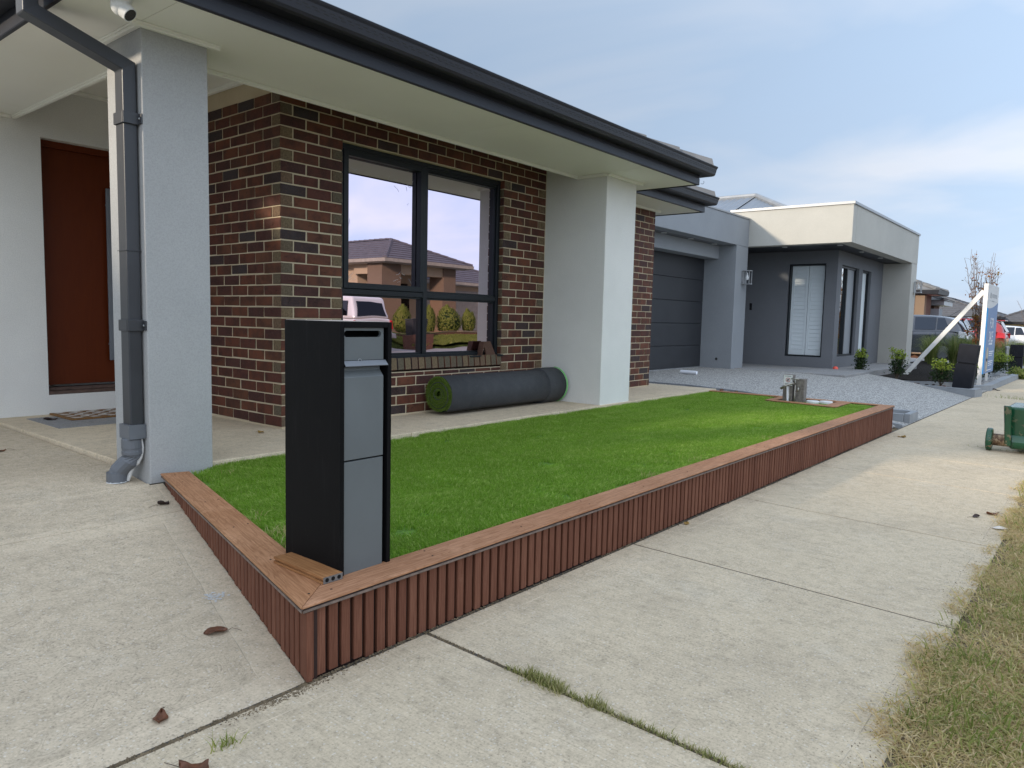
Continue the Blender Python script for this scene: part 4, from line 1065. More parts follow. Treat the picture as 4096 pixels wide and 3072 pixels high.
# tap enclosure boards
TB = [(8.80, 3.10), (8.70, 2.36), (9.36, 2.36), (9.36, 3.10)]
def bar(p, q, w, zt=CAPZ+.004):
    p, q = Vector(p), Vector(q); d = (q-p).normalized(); n = Vector((-d.y, d.x)); P = [p, q, q+n*w, p+n*w]
    o = cap([tuple(v) for v in P], MT['cap'] if abs(d.x) > .7 else MT['cap_y'], top=zt)
    dd = MB().prism([tuple(p+n*.02), tuple(q+n*.02), tuple(q+n*.04), tuple(p+n*.04)], .15, zt-.025).build('side_board', MT['slat_back'], pl)
bar((8.80, 3.115), (8.70, 2.36), .125)
bar((8.705, 2.355), (9.372, 2.355), .14, CAPZ+.0065)
bar((9.37, 3.20), (8.805, 3.20), .10, CAPZ+.0065)
# screws
sm = MB().lathe([(.0042, 0), (.0042, .0008), (.002, .0008)], (0, 0, 0), 8).mesh('screw', MT['groove'])
def screw(x, y, z=CAPZ):
    o = bpy.data.objects.new('screw', sm); COL.objects.link(o); o.parent = pl; o.matrix_parent_inverse = wloc(pl).inverted(); o.location = (x, y, z)
for x in (1.475, 1.95, 2.5, 3.05, 3.6, 4.15, 4.7, 5.25, 5.45, 6.0, 6.5, 7.1, 7.7, 8.3, 8.9, 9.3):
    screw(x, 1.965); screw(x+.02, 2.03)
for s in (.10, .50, 1.0, 1.5, 2.0, 2.2):
    q = T0+NI*.06+D*s; screw(q.x, q.y); q = T0+NI*.125+D*(s+.02)
    if s > .45: screw(q.x, q.y)
# soil under the turf and the turf -------------------------------------------
TZ = .228
A = T0+NI*(CW-.012)
poly = [(inner.x+.007, inner.y+.007), (9.36, 2.062), (9.36, 2.37), (8.69, 2.37), (8.80, 3.19), (RX(3.2)-.12, 3.19), (RX(4.17)-.12, 4.19), (7.28, 4.19), (7.28, 4.195), (6.655, 4.195), (6.655, 4.19), (2.25, 4.178), (2.25, 4.150), tuple(T0+NI*(CW+.006)+D*(LEN-.03))]
MB().prism([(1.55, 2.0), (9.42, 2.0), (9.42, 4.17), (2.05, 4.14)], .0, TZ-.02).build('soil_fill', MT['soil'], pl)
tf = MB()
bm = bmesh.new(); vs = [bm.verts.new((p[0], p[1], TZ)) for p in poly]; bm.faces.new(vs); bmesh.ops.triangulate(bm, faces=bm.faces[:])
me = bpy.data.meshes.new('artificial_turf'); bm.to_mesh(me); bm.free(); me.materials.append(MT['turf_bed'])
turf = link('artificial_turf', me); tag(turf, 'bright green artificial turf filling the raised planter', 'turf', kind='stuff')
for p in me.polygons:
    pass
tt1 = tuft('turf_tuft', MT['turf'], 250, .085, .030, .0030, (.4, 1.1), .8, 31, .3)
scatter(turf, [(tt1, 215)], 3, .85, 1.12, follow=(2.2, 7.0, 0.4))
b = MB(); rg = random.Random(14)          # lighter thatch whisps
for cx, cy, n in ((1.73, 2.66, 50), (1.66, 2.46, 40), (1.80, 2.95, 12), (2.2, 3.9, 8), (3.9, 2.10, 14), (4.6, 2.12, 12), (5.9, 2.13, 12)):
    for i in range(n):
        x, y = cx+rg.gauss(0, .03), cy+rg.gauss(0, .035)
        x = max(x, 1.317+(y-1.908)*.2677+.165)
        if y < 2.06: y = 2.065
        blade(b, (x, y, TZ+.004), rg.uniform(.03, .055), .0026, rg.random()*6.28, rg.uniform(.01, .05), rg.random()*6.28)
o = b.build('turf_frays', MT['dry'], raw=True); tag(o, 'frayed pale strands at the edges of the artificial turf', 'turf', kind='stuff')

# ------------------------------------------------------------------ letterbox
lb = empty('parcel_letterbox', (1.68, 2.2, CAPZ), 'tall black parcel letterbox with grey front standing on the planter corner', 'letterbox')
LX0, LX1, LY0, LY1, LZ0, LZ1 = 1.565, 1.797, 2.036, 2.366, .20, 1.155
k = MB(); k.box(LX0, LX0+.018, LY0, LY1, LZ0, LZ1); k.box(LX1-.018, LX1, LY0, LY1, LZ0, LZ1); k.box(LX0+.018, LX1-.018, LY0, LY1, LZ1-.020, LZ1); k.box(LX0+.018, LX1-.018, LY1-.018, LY1, LZ0, LZ1-.02)
lbo = k.build('housing', MT['black'], lb, bevel=.0018)
MB().box(LX0+.004, LX1-.004, LY0+.02, LY1-.004, LZ1+.0006, LZ1+.0016).build('dusty_top', MT['topdust'], lb)
MB().box(LX0+.019, LX1-.019, LY0+.10, LY0+.11, LZ0, LZ1-.021).build('inner_back', MT['hole'], lb)
FX0, FX1 = LX0+.0195, LX1-.030; FY = LY0+.012
# top plate with a real round-ended slot
k = MB(); zs0, zs1 = 1.101, 1.124; xs0, xs1 = FX0+.006, FX1-.012; r = (zs1-zs0)/2; zc_ = (zs0+zs1)/2; zt, zb = 1.134, 1.020
outer = []; n = 10
pts = [(xs1-r+r*math.sin(math.pi*i/n), zc_+r*math.cos(math.pi*i/n)) for i in range(n+1)] + [(xs0+r-r*math.sin(math.pi*i/n), zc_-r*math.cos(math.pi*i/n)) for i in range(n+1)]
bm = bmesh.new()
def loop(P, y): return [bm.verts.new((p[0], y, p[1])) for p in P]
of = loop([(FX0, zb), (FX1, zb), (FX1, zt), (FX0, zt)], FY); inn = loop(pts, FY); inb = loop(pts, FY+.012)
es = [bm.edges.new((of[i], of[(i+1) % 4])) for i in range(4)] + [bm.edges.new((inn[i], inn[(i+1) % len(inn)])) for i in range(len(inn))]
bmesh.ops.triangle_fill(bm, use_beauty=True, edges=es)
for i in range(len(inn)): bm.faces.new((inn[i], inn[(i+1) % len(inn)], inb[(i+1) % len(inn)], inb[i]))
ob = loop([(FX0, zb), (FX1, zb), (FX1, zt), (FX0, zt)], FY+.012)
for i in range(4): bm.faces.new((of[i], of[(i+1) % 4], ob[(i+1) % 4], ob[i]))
bmesh.ops.recalc_face_normals(bm, faces=bm.faces[:]); me = bpy.data.meshes.new('mail_plate'); bm.to_mesh(me); bm.free(); me.materials.append(MT['letter_grey'])
mp = link('mail_plate', me, lb)
k = MB(); k.extr([(FX0, FY-.002, 1.0165), (FX0, FY-.017, .9990), (FX0, FY-.0185, 1.001), (FX0, FY-.002, 1.0185)], (FX1-FX0+.008, 0, 0))
lip = k.build('parcel_flap', MT['letter_lip'], lb)
def text_mesh(s_, size, depth, mat, align='CENTER'):
    cu = bpy.data.curves.new('lettering', 'FONT'); cu.body = s_; cu.size = size; cu.extrude = depth; cu.align_x = align; cu.resolution_u = 2
    ob_ = bpy.data.objects.new('lettering', cu); COL.objects.link(ob_); bpy.context.view_layer.update()
    me = bpy.data.meshes.new_from_object(ob_.evaluated_get(bpy.context.evaluated_depsgraph_get())); bpy.data.objects.remove(ob_); me.materials.clear(); me.materials.append(mat); return me
me = text_mesh('PARCEL', .0215, .0004, MT['letter_text']); o = link('lettering', me, lip)
sl_ang = math.atan2(.0175, .0165)
o.matrix_parent_inverse = wloc(lip).inverted(); o.matrix_basis = Matrix.Translation(((FX0+FX1)/2+.003, FY-.0152, 1.0026)) @ Euler((sl_ang, 0, 0)).to_matrix().to_4x4()
k = MB(); k.extr([(FX0, FY+.016, .995), (FX0, FY+.014, .983), (FX0, FY-.006, .960), (FX0, FY-.006, .668), (FX0, FY+.012, .668), (FX0, FY+.03, .995)], (FX1-FX0-.004, 0, 0)); k.build('parcel_drawer', MT['letter_grey'], lb, bevel=.0012)
MB().box(FX0, FX1-.004, FY-.005, FY+.012, LZ0+.015, .662).build('lower_panel', MT['letter_grey'], lb, bevel=.0012)
k = MB(); k.tube([((FX0+FX1)/2-.02+.008*math.cos(a), FY-.004, 1.0165+.008*math.sin(a)) for a in [i*.4 for i in range(9)]], .0010, 6); k.build('ring_pull', MT['galv'], lb)
# offcut lying on the cap beside it ----------------------------------------
oc = empty('decking_offcut', (1.52, 2.17, CAPZ), 'short brown decking offcut lying on the cap against the letterbox', 'board')
bm_ = MB(); 
def deck(b, L, W, Hh, holes=True):
    b.box(-W/2, W/2, -L/2, L/2, Hh-.0078, Hh); b.box(-W/2+.006, W/2-.006, -L/2, L/2, .0082, Hh-.008); b.box(-W/2, W/2, -L/2, L/2, 0, .008)
deck(bm_, .315, .080, .0235)
o = bm_.build('board', [MT['offcut']], oc); o.parent = oc; o.matrix_parent_inverse.identity(); oc.rotation_euler = (0, 0, R(-2)); oc.location = (1.525, 2.172, CAPZ+.0015)
k = MB()
for dx in (-.0245, 0, .0245): k.lathe([(.0074, 0), (.0074, -.0012)], (dx, -.1575, .0118), 14, axis='Y')
e = k.build('hollow', MT['hole'], o); e.matrix_parent_inverse.identity()
k = MB().box(-.0395, .0395, -.1579, -.1574, .0002, .0232).build('cut_end', MT['offcut_end'], o); k.matrix_parent_inverse.identity()
# ------------------------------------------------------------------ turf roll
rl = empty('turf_roll', (5.7, 4.79, PORCH), 'rolled up length of artificial turf with black backing lying under the window', 'turf roll')
RXa, RXb, RC, RR = 4.80, 6.60, Vector((0, 4.785, PORCH+.188)), .187
# spiral sheet: black outside, blades inside
prof = []; turns = 5.3; n = 160
for i in range(n+1):
    a = i/n*turns*2*math.pi; r = .035+(RR-.035)*(i/n); prof.append((r*math.cos(a+2.2), r*math.sin(a+2.2), r))
b = MB(); rows = []
for xi, x in enumerate((RXa, RXb)):
    for u, w, r in prof: b.v.append((x+ (.012*math.sin(r*90) if xi == 0 else .02*math.sin(r*60)), RC.y+u, RC.z+w*.985))
for i in range(n): b.f.append((i, i+1, n+1+i+1, n+1+i)); b.m.append(0)
rb = b.build('backing', MT['backing'], rl, smooth=True, raw=True)
sd = rb.modifiers.new('thick', 'SOLIDIFY'); sd.thickness = .007; sd.offset = 0
b = MB(); rg = random.Random(6)
for i in range(9000):
    k = rg.random()**.6; j = int(k*n); a = k*turns*2*math.pi; r = .035+(RR-.035)*k - rg.uniform(.003, .022)
    if r < .006: r = rg.uniform(0, .03)
    y = RC.y+r*math.cos(a+2.2); z = RC.z+r*math.sin(a+2.2)*.985; x = RXa+rg.uniform(-.004, .012)
    la = rg.random()*6.28; ln = rg.uniform(.004, .014); h = rg.uniform(.010, .030); fa = rg.random()*6.28
    b.add([(x+.01, y-.0016*math.cos(fa), z-.0016*math.sin(fa)), (x+.01, y+.0016*math.cos(fa), z+.0016*math.sin(fa)), (x-h, y+math.cos(la)*ln, z+math.sin(la)*ln)], [(0, 1, 2)])
b.build('pile', MT['turf_roll'], rl, raw=True)
MB().lathe([(RR-.02, RXa+.014), (.02, RXa+.014)], (0, RC.y, RC.z), 24, axis='X').build('core', MT['turf_bed'], rl)
b = MB()
for i in range(90):
    a0 = -1.35+2.9*i/90; a1 = a0+2.9/88; r0 = RR+.0045
    b.add([(RXb-.006, RC.y-r0*math.cos(a0), RC.z+r0*math.sin(a0)), (RXb-.006, RC.y-r0*math.cos(a1), RC.z+r0*math.sin(a1)), (RXb+.004+rg.uniform(0, .005), RC.y-(r0+.006)*math.cos(a1), RC.z+(r0+.006)*math.sin(a1)), (RXb+.004+rg.uniform(0, .005), RC.y-(r0+.006)*math.cos(a0), RC.z+(r0+.006)*math.sin(a0))], [(0, 1, 2, 3)])
b.build('green_fringe', MT['turf_edge'], rl, raw=True)
b = MB(); b.lathe([(RR+.0042, RXb-.30), (RR+.0052, RXb-.295), (RR+.0052, RXb-.012)], (0, RC.y, RC.z-.001), 40, axis='X'); b.build('loose_wrap', MT['backing'], rl, smooth=True)
# ------------------------------------------------------------------ boards leaning on the sill
ab = empty('leaning_boards', (5.72, 5.0, .79), 'two brown decking offcuts leaning together on the brick sill', 'boards')
b = MB(); b.hexa([(5.605, 4.985, .779), (5.622, 4.985, .779), (5.622, 5.05, .779), (5.605, 5.05, .779), (5.650, 4.985, .930), (5.666, 4.985, .930), (5.666, 5.05, .930), (5.650, 5.05, .930)]); b.build('board', MT['offcut_b'], ab, bevel=.002)
b = MB(); b.hexa([(5.70, 4.986, .778), (5.845, 4.986, .778), (5.845, 5.006, .778), (5.70, 5.006, .778), (5.668, 5.02, .932), (5.79, 5.02, .932), (5.79, 5.04, .932), (5.668, 5.04, .932)]); b.build('board', MT['offcut_b'], ab, bevel=.002)
o = MB().box(5.44, 5.60, 4.975, 5.02, .777, .792).build('black_bracket', MT['frame'], bevel=.006); tag(o, 'small black bracket lying on the sill beside leaning boards', 'bracket')
o = MB().box(5.86, 5.95, 4.97, 5.03, .777, .797).build('black_clip', MT['frame'], bevel=.006); tag(o, 'small black clip at the end of the brick sill', 'clip')
# ------------------------------------------------------------------ door mat
mt_ = empty('door_mat', (2.75, 6.7, PORCH), 'coir door mat with white checked pattern at the front door', 'mat')
MB().box(2.29, 3.15, 6.45, 6.93, PORCH+.0036, PORCH+.018).build('mat', MT['coir'], mt_, bevel=.004)
b = MB()
for i in range(12):
    for j in range(7):
        if (i+j) % 2: continue
        x, y = 2.325+i*.068, 6.475+j*.062; s_ = .016*(1 if j % 2 else -1)
        b.add([(x, y, PORCH+.0195), (x+.066, y, PORCH+.0195), (x+.066+s_, y+.06, PORCH+.0195), (x+s_, y+.06, PORCH+.0195)], [(0, 1, 2, 3)])
b.build('pattern', MT['coir_white'], mt_, raw=True)
# ------------------------------------------------------------------ dead leaves
def leaf(loc, size, rz_, mat, label, tilt=(0, 0), curl=.5, stem=True, name='fallen_leaf', group=None):
    b = MB(); n = 7; rg = random.Random(int(abs(loc[0]*100))+int(abs(loc[1]*37)))
    L = size
    for i in range(n+1):
        t_ = i/n; w = size*.37*(math.sin(math.pi*(t_**.8))**.8 if t_ < 1 else 0)+.0004; x = (t_-.5)*L
        for j in (-1, -.5, 0, .5, 1):
            z = .003+curl*size*(.16*abs(j)**1.5*(.5+.6*math.sin(t_*5+loc[0]*9)) + .10*max(0, t_-.55) + .05*math.sin(t_*7+j*2+loc[1]*5))+.002
            b.v.append((x+rg.uniform(-.0012, .0012), j*w*(1+rg.uniform(-.10, .10))*(1-.10*curl*abs(j)), max(.001, z)))
    for i in range(n):
        for j in range(4): b.f.append((i*5+j, i*5+j+1, (i+1)*5+j+1, (i+1)*5+j)); b.m.append(0)
    bl = b.raw('blade', mat, True)
    root = empty(name, loc, label, 'leaf', group); root.rotation_euler = (tilt[0], tilt[1], rz_)
    o = link('blade', bl); o.parent = root; sdf = o.modifiers.new('s', 'SOLIDIFY'); sdf.thickness = .0007
    if stem:
        k = MB(); k.tube([(L*.48, 0, .004), (L*.68, .004, .010), (L*.9, -.004, .006), (L*1.08, -.012, .002)], .0010, 5); q = k.build('stem', MT['stem'], None); q.parent = root
    return root
def on(f, x, y, dz=.0): return (x, y, f(x, y)+dz)
leaf(on(dwz, 1.30, 2.40), .080, R(-28), MT['dead_leaf'], 'curled reddish brown leaf on the driveway beside the planter slats', curl=.8)
leaf(on(dwz, .935, 2.045), .062, R(60), MT['dead_leaf'], 'crumpled brown leaf on the driveway near its footpath edge', curl=1.0)
leaf(on(fpz, .885, 1.755), .085, R(120), MT['dead_leaf'], 'brown leaf on the footpath below the driveway joint', curl=1.1)
leaf(on(dwz, 1.775, 3.80), .075, R(200), MT['dead_leaf_dark'], 'dark shrivelled leaf on the driveway against the planter near the column', curl=1.3)
leaf(on(dwz, 1.53, 5.52), .085, R(20), MT['dead_leaf'], 'reddish leaf on the driveway beside the porch edge', curl=.7)
leaf((2.19, 6.60, PORCH+.001), .10, R(-10), MT['dead_leaf_dark'], 'dark dry leaf on the porch beside the door mat', curl=1.2)
leaf(on(fpz, 5.80, .525), .085, R(-50), MT['dead_leaf'], 'reddish leaf on the footpath by the verge with a dark leaf beside it', curl=1.0)
leaf(on(fpz, 5.62, .60), .060, R(150), MT['dead_leaf_dark'], 'small dark leaf on the footpath beside a reddish leaf', curl=1.2)
leaf(on(fpz, 5.40, .445), .09, R(-70), MT['coir_white'], 'pale pinkish leaf lying at the verge edge of the footpath', curl=.4, stem=False)
leaf(on(fpz, 9.13, 1.74), .085, R(90), MT['yellow_leaf'], 'yellow leaf on the footpath by the far end of the planter', curl=1.1)
leaf(on(fpz, 18.6, 1.80), .14, R(80), MT['dead_leaf_dark'], 'dark leaf on the footpath below the for sale sign', curl=1.2)
leaf(on(fpz, 3.99, 1.88), .045, R(30), MT['yellow_leaf'], 'tiny orange leaf at the foot of the planter slats', curl=1.0, stem=False)
leaf((3.05, 4.93, PORCH+.002), .06, R(100), MT['yellow_leaf'], 'small yellow leaf at the foot of the brick corner', (0, 0), 1.2)
rg = random.Random(17)
for i in range(26):
    x = rg.uniform(9.7, 10.05); y = rg.uniform(2.6, 4.4); m_ = rg.choice(['dead_leaf', 'dead_leaf', 'dead_leaf_dark', 'yellow_leaf'])
    leaf((x, y, agz(10.1, y)+.012), rg.uniform(.06, .11), rg.random()*6, MT[m_], 'dry leaf lying on the pebble strip beside the turf', curl=rg.uniform(.6, 1.3), stem=False, group='leaves on the pebble strip')
for i in range(34):
    y = rg.uniform(2.2, 4.0); x = 16.55+(y-2)*.3+rg.uniform(0, .5); m_ = rg.choice(['dead_leaf', 'dead_leaf', 'dead_leaf_dark', 'yellow_leaf'])
    leaf((x, y, fpz(16, 1.95)+.05+(y-1.95)*.045), rg.uniform(.08, .15), rg.random()*6, MT[m_], 'dry leaf on the gravel under the small garden shrubs', curl=rg.uniform(.6, 1.3), stem=False, group='leaves under the small shrubs')
b = MB(); rg = random.Random(23)
for i in range(70):
    x, y = 1.44+rg.gauss(0, .022), 2.665+rg.gauss(0, .020); r = rg.uniform(.002, .008); z = dwz(x, y)+.0012+i*.000004
    b.add([(x+r*math.cos(a)*rg.uniform(.6, 1.2), y+r*math.sin(a)*rg.uniform(.6, 1.2), z) for a in [j*.9 for j in range(7)]], [tuple(range(7))])
o = b.build('paint_splash', MT['white_gunk'], raw=True); tag(o, 'small white paint splash on the driveway beside the planter slats', 'paint splash')
# ------------------------------------------------------------------ tap posts and meter
tp = empty('tap_post', (9.03, 2.98, CAPZ), 'weathered timber post with white notice plate in the turf enclosure', 'post')
MB().box(8.985, 9.075, 2.935, 3.05, -.05, .575).build('post', MT['post_timber'], tp, bevel=.004)
sp_ = MB().box(8.981, 8.9845, 2.94, 3.045, .44, .57).build('notice_plate', MT['white_plastic'], tp)
k = MB()
for i in range(20):
    a0, a1 = 2*math.pi*i/20, 2*math.pi*(i+1)/20
    k.add([(8.9805, 2.9925+math.cos(a)*r, .510+math.sin(a)*r) for a, r in ((a0, .026), (a1, .026), (a1, .021), (a0, .021))], [(0, 1, 2, 3)])
k.add([(8.9803, 2.9925-.016, .528), (8.9803, 2.9925-.020, .524), (8.9803, 2.9925+.016, .492), (8.9803, 2.9925+.020, .496)], [(0, 1, 2, 3)])
k.build('prohibition_ring', MT['red'], sp_, raw=True)
k = MB(); k.box(8.9798, 8.9802, 2.985, 3.0, .498, .522); k.box(8.9798, 8.9802, 2.955, 3.03, .553, .558); k.box(8.9798, 8.9802, 2.955, 3.03, .462, .466); k.build('pictogram', MT['sign_black'], sp_)
tp2 = empty('tap_post', (9.05, 2.86, CAPZ), 'darker weathered timber post carrying a garden tap', 'post')
MB().box(8.995, 9.095, 2.80, 2.905, -.05, .53).build('post', MT['post_timber'], tp2, bevel=.004)
k = MB(); k.tube([(8.985, 2.905, .18), (8.985, 2.905, .46)], .012, 8); k.tube([(8.985, 2.975, .16), (8.975, 2.975, .43)], .012, 8)
k.tube([(8.99, 2.90, .47), (8.93, 2.93, .475), (8.90, 3.00, .44), (8.89, 3.045, .405)], [.013, .014, .012, .016], 10); k.tube([(8.95, 2.90, .48), (8.95, 2.90, .525)], .007, 8); k.tube([(8.95, 2.855, .53), (8.95, 2.945, .53)], .007, 8)
k.tube([(8.99, 2.86, .42), (8.96, 2.86, .42), (8.955, 2.86, .38)], .012, 8)
k.build('tap', MT['brass'], tp2, smooth=True)
k = MB(); k.tube([(8.978, 2.98, .17), (8.970, 2.99, .43)], .015, 8); k.build('standpipe', MT['paper'], tp2)
mc = empty('meter_cover', (9.1, 2.6, .2), 'white plastic meter covers inside the timber tap enclosure', 'meter cover')
for x, y in ((9.02, 2.70), (9.10, 2.57)):
    MB().lathe([(.075, .215), (.075, .274), (.068, .280), (.03, .282)], (x, y, 0), 18).build('lid', MT['white_plastic'], mc)
b = MB().box(8.80, 9.34, 2.38, 3.18, .1, .205).build('enclosure_soil', MT['soil'], pl)
# ------------------------------------------------------------------ rendered house next door
h2 = empty('rendered_house', (17, 6, .23), 'modern grey rendered flat parapet house with dark garage door', 'house')
G = MT['render_grey']
k = MB(); k.box(14.77, 15.39, 6.12, 6.95, .2, 2.795); k.build('garage_pillar', G, h2, bevel=.008)
k = MB(); k.box(10.3, 11.15, 6.12, 6.95, .1, 2.795); k.build('garage_pillar', G, h2, bevel=.008)
k = MB(); k.box(10.3, 15.39, 6.12, 6.36, 2.797, 3.375); k.build('garage_parapet', G, h2, bevel=.008)
k = MB(); k.box(10.28, 15.375, 6.105, 6.38, 3.376, 3.41); k.build('parapet_capping', MT['metal_cap'], h2, bevel=.003)
k = MB(); k.box(11.15, 14.77, 6.50, 6.80, 2.52, 2.79); k.build('garage_lintel', G, h2, bevel=.006)
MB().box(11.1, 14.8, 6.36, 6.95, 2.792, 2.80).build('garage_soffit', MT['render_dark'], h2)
gd = MB().box(11.15, 14.77, 6.845, 6.88, .235, 2.52).build('garage_door', MT['gap'], h2)
zz = .235+.0
for i in range(5):
    MB().box(11.16, 14.765, 6.815, 6.85, .245+i*.457, .245+(i+1)*.457-.006).build('panel', MT['garage'], gd, bevel=.006)
MB().box(11.15, 14.77, 6.80, 6.845, .215, .243).build('threshold', MT['galv'], gd)
# porch block
PB = (15.39, 21.65, 4.05)
MB().box(15.392, 15.64, 4.052, 6.5, 2.815, 3.575).build('parapet_side', MT['render_pale'], h2, bevel=.008)
MB().box(15.642, 21.65, 4.05, 4.30, 2.815, 3.577).build('parapet_front', MT['render_pale'], h2, bevel=.008)
MB().box(15.64, 21.3, 4.29, 6.9, 2.825, 2.84).build('porch_soffit', MT['steel_dark'], h2)
MB().sweep([(-.02, 3.578), (.02, 3.578), (.02, 3.556), (.024, 3.556), (.024, 3.607), (-.28, 3.607), (-.28, 3.578)], [(15.39, 6.55), (15.39, 4.05), (21.65, 4.05), (21.65, 8)]).build('parapet_capping', MT['metal_cap'], h2)
MB().box(21.02, 21.648, 4.052, 5.0, .15, 2.814).build('porch_pillar', MT['render_pale'], h2, bevel=.008)
# walls with window openings
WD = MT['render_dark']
def wall_open_x(xp, th, y0, y1, z0, z1, ops, mat, parent, nm='wall'):      # wall facing -X
    b = MB(); ops = sorted(ops); y = y0
    for (a, c, za, zb) in ops:
        b.box(xp, xp+th, y, a, z0, z1); b.box(xp, xp+th, a, c, z0, za); b.box(xp, xp+th, a, c, zb, z1); y = c
    b.box(xp, xp+th, y, y1, z0, z1); return b.build(nm, mat, parent)
def wall_open_y(yp, th, x0, x1, z0, z1, ops, mat, parent, nm='wall'):
    b = MB(); x = x0
    for (a, c, za, zb) in sorted(ops):
        b.box(x, a, yp, yp+th, z0, z1); b.box(a, c, yp, yp+th, z0, za); b.box(a, c, yp, yp+th, zb, z1); x = c
    b.box(x, x1, yp, yp+th, z0, z1); return b.build(nm, mat, parent)
wall_open_x(16.97, .25, 4.722, 6.95, .2, 2.826, [(4.965, 5.775, .465, 2.545)], WD, h2)
wall_open_y(4.72, .25, 17.222, 21.02, .2, 2.826, [(17.3, 18.72, .48, 2.53), (19.05, 19.85, .48, 2.53)], WD, h2)
MB().box(16.97, 17.222, 4.72, 4.7215, .2, 2.826).build('wall', WD, h2)
MB().box(15.39, 16.97, 6.93, 7.1, .2, 2.826).build('wall', WD, h2)
wn = MB(); 
def fr_x(b, xp, y0, y1, z0, z1, w, d): b.box(xp, xp+d, y0, y0+w, z0, z1); b.box(xp, xp+d, y1-w, y1, z0, z1); b.box(xp, xp+d, y0+w, y1-w, z0, z0+w); b.box(xp, xp+d, y0+w, y1-w, z1-w, z1)
fr_x(wn, 17.02, 4.965, 5.775, .465, 2.545, .035, .08); w1 = wn.build('window', MT['frame'], h2)
# plantation shutters behind the panes
sh = MB()
for (a, c) in ((5.0, 5.365), (5.375, 5.74)):
    sh.box(17.13, 17.16, a, a+.05, .50, 2.51); sh.box(17.13, 17.16, c-.05, c, .50, 2.51); sh.box(17.13, 17.16, a+.05, c-.05, .50, .62); sh.box(17.13, 17.16, a+.05, c-.05, 2.40, 2.51); sh.box(17.13, 17.16, a+.05, c-.05, 1.45, 1.53)
    sh.build('shutter_frame', MT['shutter'], w1); sh = MB()
    for (za, zb) in ((.62, 1.45), (1.53, 2.40)):
        n = int((zb-za)/.085)
        for i in range(n):
            z = za+(zb-za)*i/n
            s_ = MB().hexa([(17.138, a+.052, z+.008), (17.146, a+.052, z+.002), (17.146, c-.052, z+.002), (17.138, c-.052, z+.008), (17.150, a+.052, z+.098), (17.158, a+.052, z+.092), (17.158, c-.052, z+.092), (17.150, c-.052, z+.098)]).build('louvre', MT['shutter'], w1)
MB().box(17.2, 17.23, 4.95, 5.80, .45, 2.55).build('dark_room', MT['gap'], w1)
wn = MB()
def fr_y(b, yp, x0, x1, z0, z1, w, d): b.box(x0, x0+w, yp, yp+d, z0, z1); b.box(x1-w, x1, yp, yp+d, z0, z1); b.box(x0+w, x1-w, yp, yp+d, z0, z0+w); b.box(x0+w, x1-w, yp, yp+d, z1-w, z1)
fr_y(wn, 4.78, 17.3, 18.72, .48, 2.53, .045, .08); wn.box(17.93, 17.99, 4.775, 4.85, .525, 2.485); w2 = wn.build('window', MT['frame'], h2)
MB().box(17.34, 17.93, 4.82, 4.828, .52, 2.49).build('pane', m_glass('glass_next', (.62, .66, .66), .01), w2)
MB().box(17.99, 18.68, 4.82, 4.828, .52, 2.49).build('pane', MT['shutter_grey'], w2)
wn = MB(); fr_y(wn, 4.78, 19.05, 19.85, .48, 2.53, .045, .08); w3 = wn.build('window', MT['frame'], h2)
MB().box(19.09, 19.81, 4.83, 4.838, .52, 2.49).build('pane', MT['shutter'], w3)
# roof: corrugated hip
rf = MB(); ex0, ex1, ey0, ez = 15.75, 21.4, 4.4, 3.05; rx, ry, rzz = 19.5, 7.62, 4.56; yb = 15
def corr(b, p00, p01, p10, p11, n, amp=.022):
    # strip of n waves between edge p00-p01 (eave) and p10-p11 (ridge)
    p00, p01, p10, p11 = map(Vector, (p00, p01, p10, p11)); up = Vector((0, 0, 1)); m_ = n*4
    for i in range(m_+1):
        f = i/m_; w = amp*(.5+.5*math.cos(2*math.pi*f*n)); b.v.append(tuple(p00.lerp(p01, f)+up*w)); b.v.append(tuple(p10.lerp(p11, f)+up*w))
    o = len(b.v)-2*(m_+1)
    for i in range(m_): b.f.append((o+2*i, o+2*i+2, o+2*i+3, o+2*i+1)); b.m.append(0)
corr(rf, (ex0, ry, ez), (ex0, yb, ez), (rx, ry, rzz), (rx, yb, rzz), 40)
# hip triangles filled by ribs of decreasing length
n = 18
for i in range(n):
    f0, f1 = i/n, (i+1)/n
    a0, a1 = ey0+(ry-ey0)*f0, ey0+(ry-ey0)*f1
    rf.add([(ex0, a0, ez), (ex0, a1, ez), (ex0+(rx-ex0)*f1, a1, ez+(rzz-ez)*f1), (ex0+(rx-ex0)*f0, a0, ez+(rzz-ez)*f0)], [(0, 1, 2, 3)])
    rf.add([(ex0, a0, ez), (ex0, a0+.06, ez), (ex0+(rx-ex0)*f0, a0+.06, ez+(rzz-ez)*f0+.02), (ex0+(rx-ex0)*f0, a0, ez+(rzz-ez)*f0)], [(0, 1, 2, 3)])
rf.add([(ex0, ey0, ez), (ex1, ey0, ez), (rx, ry, rzz)], [(0, 1, 2)]); rf.add([(ex1, ey0, ez), (ex1, yb, ez), (rx, yb, rzz), (rx, ry, rzz)], [(0, 1, 2, 3)])
ro2 = rf.build('roof', MT['metal_roof'], h2, raw=True)
k = MB(); k.tube([(ex0, ey0, ez+.03), (rx, ry, rzz+.03), (rx, yb, rzz+.03)], .07, 8); k.tube([(rx, ry, rzz+.03), (ex1, ey0, ez+.03)], .07, 8); k.build('ridge_cap', MT['metal_cap'], ro2)
MB().box(15.6, 22.8, 7.1, 15, .2, 3.1).build('rear_wall', WD, h2); MB().box(10.3, 15.6, 6.95, 15, .2, 3.1).build('rear_wall', WD, h2)
dlm = MB().lathe([(.055, 0), (.055, .012), (.048, .012)], (0, 0, 0), 14).mesh('downlight', MT['lamp_glass'])
